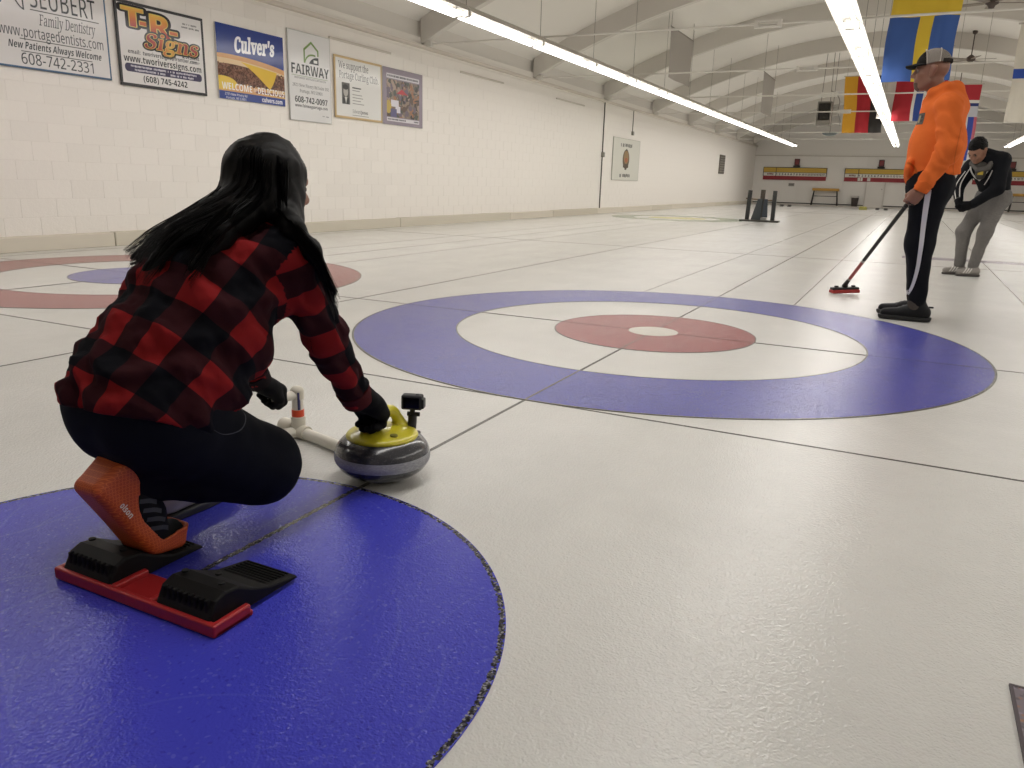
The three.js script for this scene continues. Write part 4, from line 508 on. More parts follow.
  put('trousers', triUV(skinOf(legsF, [-0.46, 0.03, 3.05], [0.13, 0.58, 3.8], 0.009)), cloth('#10121a', 0.85), g, 'close-fitting black trousers');
  put('pocket_seam', strip(legsF, [[0.4, 0.36, 3.52], [0.4, 0.325, 3.47], [0.4, 0.32, 3.41], [0.4, 0.345, 3.36], [0.4, 0.37, 3.34]], [-1, 0, 0], 0.003, 0.001, [0, 0.8, 0.6]), mat('#3a3d46', 0.8));
  // inner body, head and neck in one mesh
  const faceDir = [0.22, -0.12, -0.96], hc = [-0.08, 0.845, 3.155]; const hd = headGeo({ neck: [0, -0.15, -0.05] }); const HM = frame(hc, [0.04, 0.99, -0.1], faceDir), HS = HM.clone().multiply(new THREE.Matrix4().makeScale(0.92, 0.92, 0.92));
  const inner = (x, y, z) => Math.min(smin(torso(x, y, z), smin(armR(x, y, z), armL(x, y, z), 0.03), 0.04) + 0.03, legs(x, y, z) + 0.03);
  const skin = mat('#8f6450', 0.55, { sheen: 0.1 });
  put('body', merge([noUV(skinOf(inner, [-0.5, 0.06, 2.86], [0.13, 0.8, 3.72], 0.016)), noUV(hd.geo.applyMatrix4(HS))]), skin);
  for (const s of [-1, 1]) put('eye', new THREE.SphereGeometry(0.011, 14, 10).applyMatrix4(HS.clone().multiply(new THREE.Matrix4().makeTranslation(s * 0.031, 0.009, 0.079))), mat('#2a1d17', 0.2));
  // gloves
  const glove = cloth('#111114', 0.8);
  put('glove', triUV(handGeo(1, [[0.75, 1.2, 0.7], [0.8, 1.25, 0.7], [0.85, 1.25, 0.7], [0.9, 1.25, 0.7]], 0.7, frame([0.014, 0.268, 2.915], [-0.05, -0.66, -0.75], [-0.25, -0.7, 0.6]), 1.5)), glove, g, 'black glove on the stone handle');
  put('glove_piping', strip((x, y, z) => handField(1, [[0.75, 1.2, 0.7], [0.8, 1.25, 0.7], [0.85, 1.25, 0.7], [0.9, 1.25, 0.7]], 0.7, 1.5)(...V(x, y, z).applyMatrix4(frame([0.014, 0.268, 2.915], [-0.05, -0.66, -0.75], [-0.25, -0.7, 0.6]).invert()).toArray()), [[0.2, 0.225, 2.83], [0.2, 0.215, 2.828], [0.2, 0.2, 2.828]], [-1, 0, 0], 0.004, 0.001, [0, 0.3, 0.9]), mat('#9a9aa0', 0.6));
  put('glove', triUV(handGeo(-1, GRIP, 0.9, frame([-0.486, 0.222, 2.822], [0.0, -0.42, -0.9], [-0.1, -0.9, 0.4]), 1.42)), glove, g, 'black glove on the white pipe');
  put('wrist_band', rod([-0.477, 0.245, 2.842], [-0.48, 0.236, 2.834], 0.042, 20), mat('#8a7a5a', 0.7));
  // right shoe in the hack: black trainer inside an orange rubber gripper
  const HE = [-0.125, 0.228, 3.648], BA = [-0.125, 0.077, 3.556], TO = [-0.125, 0.06, 3.482];
  const seg = (y, z, a, b) => { const dy = b[1] - a[1], dz = b[2] - a[2], L = Math.hypot(dy, dz), uy = dy / L, uz = dz / L, py = y - a[1], pz = z - a[2], s = py * uy + pz * uz, n = py * uz - pz * uy; return { s, n, L, far: Math.max(0, -s, s - L) }; };
  const footAt = (y, z) => { const p = seg(y, z, HE, BA), q = seg(y, z, BA, TO); const dp = Math.hypot(Math.max(0, p.s - p.L), 0) + Math.abs(p.n) * 0.2, dq = Math.max(0, -q.s) + Math.abs(q.n) * 0.2; return dp < dq ? [p.s, p.n] : [p.L + q.s, q.n]; };   // s from heel, n out of the sole
  const half = s => s < 0.03 ? 0.034 : s < 0.1 ? 0.034 + (s - 0.03) * 0.02 : s < 0.18 ? 0.0355 + (s - 0.1) * 0.12 : 0.045 - (s - 0.18) * 0.16, LEN = 0.255;
  const shoe = uni([cap([HE[0], HE[1] + 0.01, HE[2] - 0.008], BA, 0.036, 0.04, [0, -0.42, 0.9], 0.95), cap(BA, TO, 0.041, 0.034, [0, 1, 0], 0.8), cap([-0.125, 0.22, 3.6], [-0.125, 0.13, 3.55], 0.04, 0.043)], 0.03);
  const shoeF = (x, y, z) => { const [s, n] = footAt(y, z); return Math.max(shoe(x, y, z), n - 0.026, -0.028 - s, s - LEN - 0.002); };
  put('shoe', triUV(skinOf(shoeF, [-0.2, 0.02, 3.39], [-0.05, 0.33, 3.72], 0.005)), mat('#101114', 0.7, { specularIntensity: 0.3 }), g, 'black trainer');
  const rbx = (x, n, s, w, n0, n1, s0, s1, r) => { const a = Math.abs(x + 0.125) - w + r, b = Math.abs(n - (n0 + n1) / 2) - (n1 - n0) / 2 + r, c = Math.abs(s - (s0 + s1) / 2) - (s1 - s0) / 2 + r; return Math.hypot(Math.max(a, 0), Math.max(b, 0), Math.max(c, 0)) + Math.min(0, Math.max(a, b, c)) - r; };
  const grip = (x, y, z) => { const [s, n] = footAt(y, z), w = half(Math.max(0, Math.min(LEN, s))), fl = n < 0 ? -n * 0.12 : 0; const o = rbx(x, n, s, w + 0.009 + fl, -0.075, 0.036, -0.036, LEN + 0.012, 0.02), i = rbx(x, n, s, w + 0.003 + fl, -0.2, 0.027, -0.03, LEN + 0.005, 0.018); const top = s < 0.02 ? -0.058 : s < 0.12 ? -0.058 + 0.055 * Math.sin((s - 0.02) / 0.1 * Math.PI / 2) : s < 0.19 ? -0.003 - 0.0 * s : -0.003 - (s - 0.19) * 0.3; return Math.max(o, -i, top - n); };
  const hexT = canvasTex(512, 512, (c, W) => { c.fillStyle = '#b5481c'; c.fillRect(0, 0, W, W); c.strokeStyle = '#d2682c'; c.lineWidth = 6; const s = 21.33, hh = s * Math.sqrt(3); for (let r = -1; r < 16; r++) for (let q = -1; q < 9; q++) { const x = q * s * 3 + (r % 2 ? s * 1.5 : 0), y = r * 512 / 14; c.beginPath(); for (let k = 0; k < 7; k++) { const a = k * Math.PI / 3; c.lineTo(x + s * 0.98 * Math.cos(a), y + s * 0.98 * Math.sin(a)); } c.stroke(); } }, true);
  const gg = skinOf(grip, [-0.2, 0.02, 3.38], [-0.05, 0.34, 3.72], 0.0042); { const p = gg.attributes.position, u = new Float32Array(p.count * 2); for (let i = 0; i < p.count; i++) { u[2 * i] = (p.getX(i) + p.getZ(i)) * 9; u[2 * i + 1] = p.getY(i) * 9; } gg.setAttribute('uv', new THREE.BufferAttribute(u, 2)); }
  const gp = put('rubber_gripper', gg, new THREE.MeshPhysicalMaterial({ map: hexT, roughness: 0.5, side: THREE.DoubleSide }), g, 'orange rubber gripper over the shoe');
  const lt = canvasTex(256, 64, c => { c.fillStyle = '#e6dcd2'; c.fillRect(0, 0, 256, 64); });
  put('gripper_lettering', strip(grip, [[0.1, 0.205, 3.644], [0.1, 0.177, 3.628], [0.1, 0.145, 3.61]], [-1, 0, 0], 0.02, 0.0012, [0, 0.45, -0.9], true), new THREE.MeshPhysicalMaterial({ map: lt, alphaMap: (() => { const a = canvasTex(256, 64, c => { c.fillStyle = '#000'; c.fillRect(0, 0, 256, 64); txt(c, 'olson', 128, 32, 62, '#fff', 'bold', 'center', 230); }); a.colorSpace = THREE.NoColorSpace; return a; })(), transparent: true, alphaTest: 0.5, roughness: 0.5, side: THREE.DoubleSide }), gp);
  for (let i = 0; i < 4; i++) put('shoe_stripe', strip(shoe, [[0.1, 0.185 - i * 0.024, 3.597 - i * 0.007], [0.1, 0.177 - i * 0.024, 3.57 - i * 0.008], [0.1, 0.166 - i * 0.024, 3.55 - i * 0.008]], [-1, 0, 0], 0.01, 0.0012), mat('#33353c', 0.6));
  put('heel_tab', strip(shoe, [[0.1, 0.29, 3.6], [0.1, 0.282, 3.615]], [-1, 0, 0], 0.01, 0.004), mat('#7a3a2c', 0.6));
  // left foot on its slider
  const ls = uni([cap([-0.3, 0.055, 3.36], [-0.3, 0.05, 3.17], 0.044, 0.042, [0, 1, 0], 0.9), cap([-0.3, 0.08, 3.35], [-0.3, 0.11, 3.34], 0.045, 0.046)], 0.03); put('shoe', triUV(skinOf((x, y, z) => Math.max(ls(x, y, z), 0.022 - y), [-0.37, 0.01, 3.1], [-0.23, 0.18, 3.43], 0.006)), mat('#c9c4bb', 0.6), g, 'pale grey shoe');
  put('slider_sole', extrude([[-0.046, -0.13], [-0.03, -0.155], [0.03, -0.155], [0.046, -0.13], [0.05, 0], [0.044, 0.11], [0.025, 0.13], [-0.025, 0.13], [-0.044, 0.11], [-0.05, 0]], 0.02, 0.004).rotateX(Math.PI / 2).translate(-0.3, 0.0135, 3.265), mat('#3b3c40', 0.5));
  // hair: a solid mass plus loose strands
  const G = [ // guide locks, crown to tip, each with radii
    [[-0.085, 0.925, 3.165, 0.03], [-0.105, 0.9, 3.212, 0.034], [-0.115, 0.83, 3.225, 0.036], [-0.15, 0.77, 3.3, 0.038], [-0.21, 0.72, 3.365, 0.03], [-0.29, 0.68, 3.395, 0.008]],
    [[-0.075, 0.93, 3.17, 0.03], [-0.075, 0.9, 3.22, 0.037], [-0.075, 0.83, 3.235, 0.039], [-0.085, 0.78, 3.325, 0.04], [-0.11, 0.74, 3.405, 0.03], [-0.13, 0.672, 3.485, 0.012]],
    [[-0.06, 0.925, 3.16, 0.03], [-0.02, 0.895, 3.185, 0.034], [-0.01, 0.83, 3.19, 0.034], [0.015, 0.785, 3.215, 0.03], [0.075, 0.765, 3.255, 0.022], [0.125, 0.715, 3.25, 0.017], [0.15, 0.615, 3.205, 0.006]],
    [[-0.065, 0.925, 3.17, 0.03], [-0.04, 0.9, 3.22, 0.036], [-0.035, 0.83, 3.23, 0.04], [-0.03, 0.78, 3.31, 0.034], [-0.02, 0.745, 3.38, 0.026], [-0.025, 0.68, 3.46, 0.01]],
    [[-0.055, 0.92, 3.14, 0.024], [-0.02, 0.89, 3.145, 0.022], [-0.01, 0.83, 3.155, 0.02], [0.01, 0.77, 3.185, 0.02], [0.04, 0.725, 3.2, 0.014], [0.085, 0.66, 3.18, 0.006]],
    [[-0.1, 0.92, 3.155, 0.028], [-0.125, 0.89, 3.17, 0.027], [-0.135, 0.83, 3.175, 0.028], [-0.17, 0.76, 3.23, 0.03], [-0.21, 0.71, 3.28, 0.025], [-0.24, 0.68, 3.29, 0.01]]];
  const inv = HM.clone().invert(), capH = ell([0, 0.026, -0.014], [0.081, 0.097, 0.101]), face = ell([0, -0.03, 0.11], [0.075, 0.125, 0.062]);
  const hairF = (() => { const locks = uni(G.flatMap(l => chain(l)), 0.03), q = V(0, 0, 0); return (x, y, z) => { q.set(x, y, z).applyMatrix4(inv); let d = smin(capH(q.x, q.y, q.z), locks(x, y, z), 0.03); d = Math.max(d, -face(q.x, q.y, q.z)); return d + 0.004 * perlin.noise(x * 60, y * 14, z * 60); }; })();
  const hairG = [noUV(skinOf(hairF, [-0.36, 0.56, 3.0], [0.2, 0.99, 3.52], 0.0075))]; const R = rng(73);
  for (let i = 0; i < 1500; i++) { const a = G[Math.floor(R() * G.length)], ang = R() * Math.PI * 2, k = 0.7 + R() * 0.5, ext = R() < 0.4 ? R() * 0.05 : 0; const pts = a.map((p, j) => { const w = p[3] * k * (j === a.length - 1 ? 3.2 : j === a.length - 2 ? 1.35 : 1.08); const q = V(p[0] + Math.cos(ang + j * 0.12) * w, p[1] + Math.sin(ang + j * 0.12) * w * 0.7, p[2] + Math.sin(ang * 1.3 + j * 0.2) * w); if (j === a.length - 1) q.y -= ext; return q; });
    const c = new THREE.CatmullRomCurve3(pts), t = new THREE.TubeGeometry(c, 16, 0.0012, 3, false), tp = t.attributes.position; for (let r = 0; r <= 16; r++) { const cp = c.getPointAt(r / 16), kk = 1 - 0.8 * (r / 16) ** 2; for (let s = 0; s <= 3; s++) { const q = r * 4 + s; tp.setXYZ(q, cp.x + (tp.getX(q) - cp.x) * kk, cp.y + (tp.getY(q) - cp.y) * kk, cp.z + (tp.getZ(q) - cp.z) * kk); } } t.computeVertexNormals(); hairG.push(t); }
  put('hair', merge(hairG), mat('#060505', 0.5, { specularIntensity: 0.25 }), g, 'long straight black hair');
}
// ---------------------------------------------------------------- man in the orange hooded top
{
  const B = [1.42, 0, -1.6], g = thing('person', 'standing person in bright orange hooded top and cap, holding a broom', 'person', B); const put = (name, geo, m, parent = g, label) => part(name, geo.translate(-B[0], -B[1], -B[2]), m, parent, null, label);
  const zc = -1.61, LS = [1.455, 1.43, zc + 0.185], LE = [1.492, 1.16, zc + 0.245], LW = [1.372, 0.915, zc + 0.235], RS = [1.455, 1.43, zc - 0.185], RE = [1.5, 1.16, zc - 0.23], RW = [1.37, 1.03, zc - 0.1];
  const torso = uni([cap([1.422, 0.985, zc], [1.425, 1.2, zc], 0.176, 0.164, [1, 0, 0], 0.95), cap([1.418, 1.2, zc], [1.425, 1.4, zc], 0.17, 0.14, [1, 0, 0], 0.95), cap([LS[0], LS[1], LS[2] - 0.03], [RS[0], RS[1], RS[2] + 0.03], 0.085, 0.085), cap([1.43, 1.44, zc], [1.405, 1.53, zc], 0.11, 0.075)], 0.08);
  const hood = uni(chain([[1.325, 1.475, zc, 0.026], [1.35, 1.525, zc + 0.07, 0.032], [1.425, 1.56, zc + 0.08, 0.032], [1.475, 1.565, zc, 0.036], [1.425, 1.56, zc - 0.08, 0.032], [1.35, 1.525, zc - 0.07, 0.032], [1.325, 1.475, zc, 0.026]]).concat([cap([1.48, 1.545, zc], [1.53, 1.44, zc], 0.055, 0.05)]), 0.03);
  const armL = uni(chain([[...LS, 0.08], [...LE, 0.073], [...LW, 0.05]]), 0.04), armR = uni(chain([[...RS, 0.08], [...RE, 0.073], [...RW, 0.045]]), 0.04);
  const pocket = cap([1.272, 1.04, zc + 0.1], [1.272, 1.04, zc - 0.1], 0.07, 0.07, [1, 0, 0], 0.42);
  const fold = (x, y, z) => 0.008 * fbm(x * 9, y * 9, z * 9, 3) + 0.005 * Math.sin((y + 0.35 * x) * 60 + 7 * perlin.noise(x * 6, y * 6, z * 6)) * Math.max(0, 1 - Math.abs(y - 0.98) / 0.12);
  const foldA = (x, y, z) => 0.005 * Math.sin((y * 0.9 + x * 0.7) * 70 + 6 * perlin.noise(x * 9, y * 9, z * 9)) + 0.008 * fbm(x * 12, y * 12, z * 12, 2);
  const cutL = (x, y, z) => (LW[1] - 0.012 - y) * 0.9 + (x - LW[0]) * -0.35, hemC = (x, y, z) => 0.915 + (x - 1.25) * 0.28 - y;
  const topF = (x, y, z) => { let t = smin(torso(x, y, z), pocket(x, y, z), 0.02); if (t < 0.05) t += fold(x, y, z); t = Math.max(t, hemC(x, y, z)); t = smin(t, hood(x, y, z), 0.02); let l = armL(x, y, z); if (l < 0.05) l += foldA(x, y, z); l = Math.max(l, cutL(x, y, z)); let r = armR(x, y, z); return smin(smin(t, l, 0.025), r, 0.04); };
  const orange = cloth('#dd6e33', 0.9);
  const top = put('hooded_top', triUV(skinOf(topF, [1.16, 0.85, zc - 0.36], [1.66, 1.66, zc + 0.37], 0.0095)), orange, g, 'bright orange hooded sweatshirt');
  put('cuff', skinOf((x, y, z) => { const d = cap([1.392, 0.955, zc + 0.237], [1.366, 0.9, zc + 0.234], 0.05, 0.043)(x, y, z); return Math.max(Math.abs(d) - 0.005, 0.885 - y + (1.36 - x) * 0.4, y - 0.955); }, [1.28, 0.85, zc + 0.15], [1.47, 1.0, zc + 0.31], 0.006), cloth('#d0652d'), top);
  const badge = canvasTex(128, 128, c => { c.fillStyle = '#4b4740'; c.fillRect(0, 0, 128, 128); c.fillStyle = '#8d8568'; c.fillRect(20, 24, 40, 80); c.fillStyle = '#2b2a2a'; c.fillRect(64, 30, 44, 30); c.fillRect(70, 74, 34, 30); }); 
  put('chest_badge', strip(topF, [[1.05, 1.40, zc + 0.5], [1.05, 1.36, zc + 0.5], [1.05, 1.325, zc + 0.5]], [0.5, 0, -0.86], 0.07, 0.002, [0.86, 0, 0.5]), new THREE.MeshPhysicalMaterial({ map: badge, roughness: 0.8, side: THREE.DoubleSide }), top);
  put('pocket_edge', strip(topF, [[1.1, 1.1, zc + 0.5], [1.27, 1.06, zc + 0.5], [1.305, 1.0, zc + 0.5], [1.3, 0.965, zc + 0.5]].map(p => [p[0] + 0.02, p[1], p[2]]), [0, 0, -1], 0.012, 0.004), cloth('#b85a26'), top);
  put('side_seam', strip(topF, [[1.54, 1.3, zc + 0.5], [1.53, 1.1, zc + 0.5], [1.545, 1.0, zc + 0.5]], [0, 0, -1], 0.006, 0.002), cloth('#c8622c'), top);
  // trousers
  const LK = [1.412, 0.53, zc + 0.105], LA = [1.452, 0.13, zc + 0.11], RK = [1.405, 0.53, zc - 0.1], RA = [1.44, 0.13, zc - 0.1];
  const legs = uni([cap([1.42, 0.93, zc + 0.06], [1.42, 0.93, zc - 0.06], 0.152, 0.152), ...chain([[1.42, 0.86, zc + 0.09, 0.117], [...LK, 0.086], [...LA, 0.056]]), ...chain([[1.42, 0.86, zc - 0.09, 0.117], [...RK, 0.086], [...RA, 0.056]])], 0.05);
  const legF = (x, y, z) => { let d = legs(x, y, z); if (d < 0.04) d += 0.012 * fbm(x * 10, y * 7, z * 10, 2); return Math.max(d, 0.1 - y + (x - 1.45) * -0.25); };
  put('trousers', triUV(skinOf(legF, [1.2, 0.06, zc - 0.3], [1.62, 1.1, zc + 0.3], 0.011)), cloth('#14151a', 0.85), g, 'black track trousers');
  put('side_stripe', strip(legF, [[1.4, 0.9, zc + 0.5], [1.403, 0.7, zc + 0.5], [1.41, 0.5, zc + 0.5], [1.408, 0.35, zc + 0.5], [1.39, 0.23, zc + 0.5], [1.355, 0.145, zc + 0.5]].map(p => [p[0] + 0.01, p[1], p[2]]), [0, 0, -1], [0.036, 0.014], 0.003), cloth('#c9c7cc', 0.8), g, 'pale grey side stripe');
  // shoes
  for (const s of [1, -1]) { const z0 = zc + s * 0.11, dx = s > 0 ? 0 : -0.02; const sh = uni([cap([1.5 + dx, 0.06, z0], [1.4 + dx, 0.06, z0], 0.05, 0.05, [0, 1, 0], 1), cap([1.42 + dx, 0.055, z0], [1.26 + dx, 0.045, z0 + s * 0.015], 0.05, 0.036, [0, 1, 0], 0.9), cap([1.48 + dx, 0.08, z0], [1.47 + dx, 0.12, z0], 0.046, 0.044)], 0.03); const m = put('shoe', triUV(skinOf((x, y, z) => Math.max(sh(x, y, z), 0.022 - y), [1.16, 0.01, z0 - 0.08], [1.58, 0.19, z0 + 0.1], 0.007)), mat('#101013', 0.5, { specularIntensity: 0.4 }), g, 'black trainer'); put('sole', skinOf((x, y, z) => Math.max(Math.min(cap([1.505 + dx, 0.03, z0], [1.4 + dx, 0.03, z0], 0.053, 0.054)(x, y, z), cap([1.42 + dx, 0.03, z0], [1.255 + dx, 0.03, z0 + s * 0.015], 0.054, 0.042)(x, y, z)), y - 0.034, 0.002 - y), [1.16, -0.01, z0 - 0.08], [1.6, 0.05, z0 + 0.1], 0.006), mat('#0d0d0f', 0.6), m); for (let k = 0; k < 4; k++) put('lace', strip(sh, [[1.345 + k * 0.026 + dx, 0.2, z0 - 0.028], [1.34 + k * 0.026 + dx, 0.2, z0], [1.345 + k * 0.026 + dx, 0.2, z0 + 0.028]], [0, -1, 0], 0.007, 0.002), mat('#3a3a3e', 0.7), m); if (s > 0) put('pull_tab', rbox(0.03, 0.012, 0.016, 0.004, 1.545, 0.105, z0), mat('#222226', 0.6), m); }
  put('sock', cap2(V(1.44, 0.1, zc + 0.115), V(1.443, 0.17, zc + 0.118), 0.05), cloth('#4a4440', 0.9));
  // head, cap
  const hc = [1.318, 1.665, zc], HM = frame(hc, [-0.04, 1, 0], [-1, -0.04, 0.05]), hd = headGeo({ neck: [0, -0.18, -0.075] }); const skin = mat('#875f4d', 0.5, { sheen: 0.1 });
  const inner = (x, y, z) => Math.min(smin(torso(x, y, z), smin(armL(x, y, z), armR(x, y, z), 0.03), 0.04) + 0.04, legs(x, y, z) + 0.035);
  const d = V(...[0.395, 0.715, 1.34]).normalize(); const HL = frame([1.36, 0.895, zc + 0.23], [-0.5, -0.86, -0.06], [-0.12, 0.05, -1]); const hl = handGeo(-1, [[0.95, 1.2, 0.7], [1.0, 1.25, 0.7], [1.05, 1.25, 0.7], [1.1, 1.25, 0.7]], 0.8, HL, 1.12, 0.0035);
  put('body', merge([noUV(skinOf(inner, [1.2, 0.08, zc - 0.3], [1.62, 1.5, zc + 0.3], 0.018)), noUV(hd.geo.clone().applyMatrix4(HM)), noUV(hl)]), skin);
  put('ring', new THREE.TorusGeometry(0.0115, 0.0028, 8, 20).rotateX(Math.PI / 2).applyMatrix4(HL.clone().multiply(new THREE.Matrix4().makeTranslation(0.0105, 0.1, 0.006))), mat('#2a2624', 0.3, { metalness: 0.8 }));
  for (const s of [-1, 1]) { put('eye', new THREE.SphereGeometry(0.0115, 14, 10).applyMatrix4(HM.clone().multiply(new THREE.Matrix4().makeTranslation(s * 0.031, 0.009, 0.079))), mat('#8f857c', 0.4)); put('iris', new THREE.SphereGeometry(0.006, 10, 8).applyMatrix4(HM.clone().multiply(new THREE.Matrix4().makeTranslation(s * 0.031, 0.009, 0.0862))), mat('#3a2a20', 0.2)); put('eyebrow', rbox(0.03, 0.006, 0.008, 0.003).applyMatrix4(HM.clone().multiply(new THREE.Matrix4().makeTranslation(s * 0.032, 0.03, 0.089))), mat('#5a463a', 0.8)); }
  // beard: thin shell over the chin and jaw
  const bf = (x, y, z) => Math.max(hd.f(x, y, z) - 0.0025, -(hd.f(x, y, z) + 0.004), y + 0.062, 0.062 - z, Math.abs(x) - 0.034, -0.115 - y, 0.014 - Math.hypot(x * 0.7, (y + 0.057) * 1.6)); put('beard', skinOf(bf, [-0.08, -0.13, 0.02], [0.08, -0.02, 0.12], 0.0035).applyMatrix4(HM), mat('#5f4a3f', 0.9));
  const crown = (o) => (x, y, z) => { const q = ell([0, 0.05, -0.012], [0.086 + o, 0.102 + o, 0.108 + o])(x, y, z); return q; };
  const capPart = (cut) => skinOf((x, y, z) => Math.max(crown(0)(x, y, z), -crown(-0.006)(x, y, z), 0.052 + (-0.012 - z) * 0.13 - y, cut(x, y, z)), [-0.11, 0.02, -0.14], [0.11, 0.17, 0.12], 0.004).applyMatrix4(HM);
  const cp = put('cap', capPart((x, y, z) => -(z - 0.04 - (y - 0.1) * 0.1)), cloth('#1d1b1a', 0.85), g, 'black cap front');
  const mesh = canvasTex(256, 256, c => { c.fillStyle = '#8f8880'; c.fillRect(0, 0, 256, 256); c.fillStyle = '#665f58'; for (let y = 0; y < 32; y++) for (let x = 0; x < 32; x++) c.fillRect(x * 8 + 1, y * 8 + 1, 4, 4); }, true); { const m2 = new THREE.MeshPhysicalMaterial({ map: tex(mesh, 5, 5), roughness: 0.9, side: THREE.DoubleSide }); put('mesh_back', triUV(capPart((x, y, z) => (z - 0.04 - (y - 0.1) * 0.1))), m2, cp, 'grey mesh cap back'); }
  put('piping', tube([[-0.076, 0.048, 0.035], [-0.072, 0.09, 0.039], [-0.047, 0.13, 0.043], [0, 0.146, 0.045], [0.047, 0.13, 0.043], [0.072, 0.09, 0.039], [0.076, 0.048, 0.035]], 0.003, 30, 6).applyMatrix4(HM), mat('#b8b0a6', 0.7), cp);
  put('piping', tube([[0.085, 0.055, -0.04], [0.075, 0.105, -0.045], [0.045, 0.14, -0.045], [0, 0.152, -0.045]], 0.0028, 20, 6).applyMatrix4(HM), mat('#b8b0a6', 0.7), cp); put('strap', skinOf((x, y, z) => Math.max(Math.abs(crown(0.001)(x, y, z)) - 0.004, y - 0.078, 0.05 - y, z + 0.06), [-0.11, 0.03, -0.14], [0.11, 0.1, 0], 0.005).applyMatrix4(HM), cloth('#2c2826'), cp);
  { const s = new THREE.Shape(); s.moveTo(-0.078, 0.04); s.bezierCurveTo(-0.085, 0.11, -0.06, 0.155, 0, 0.158); s.bezierCurveTo(0.06, 0.155, 0.085, 0.11, 0.078, 0.04); s.bezierCurveTo(0.06, 0.09, -0.06, 0.09, -0.078, 0.04); const b = new THREE.ExtrudeGeometry(s, { depth: 0.006, bevelEnabled: true, bevelSize: 0.002, bevelThickness: 0.002, bevelSegments: 2, curveSegments: 20 }).rotateX(Math.PI / 2), p = b.attributes.position; for (let i = 0; i < p.count; i++) p.setY(i, p.getY(i) - p.getX(i) ** 2 * 3.2 - Math.max(0, p.getZ(i) - 0.06) * 0.18 + 0.066); b.computeVertexNormals(); put('brim', b.applyMatrix4(HM), cloth('#171514', 0.8), cp); }
}
function cap2(a, b, r) { const f = cap(a.toArray(), b.toArray(), r, r * 0.95); return skinOf(f, [Math.min(a.x, b.x) - r - 0.02, Math.min(a.y, b.y) - r - 0.02, Math.min(a.z, b.z) - r - 0.02], [Math.max(a.x, b.x) + r + 0.02, Math.max(a.y, b.y) + r + 0.02, Math.max(a.z, b.z) + r + 0.02], 0.01); }
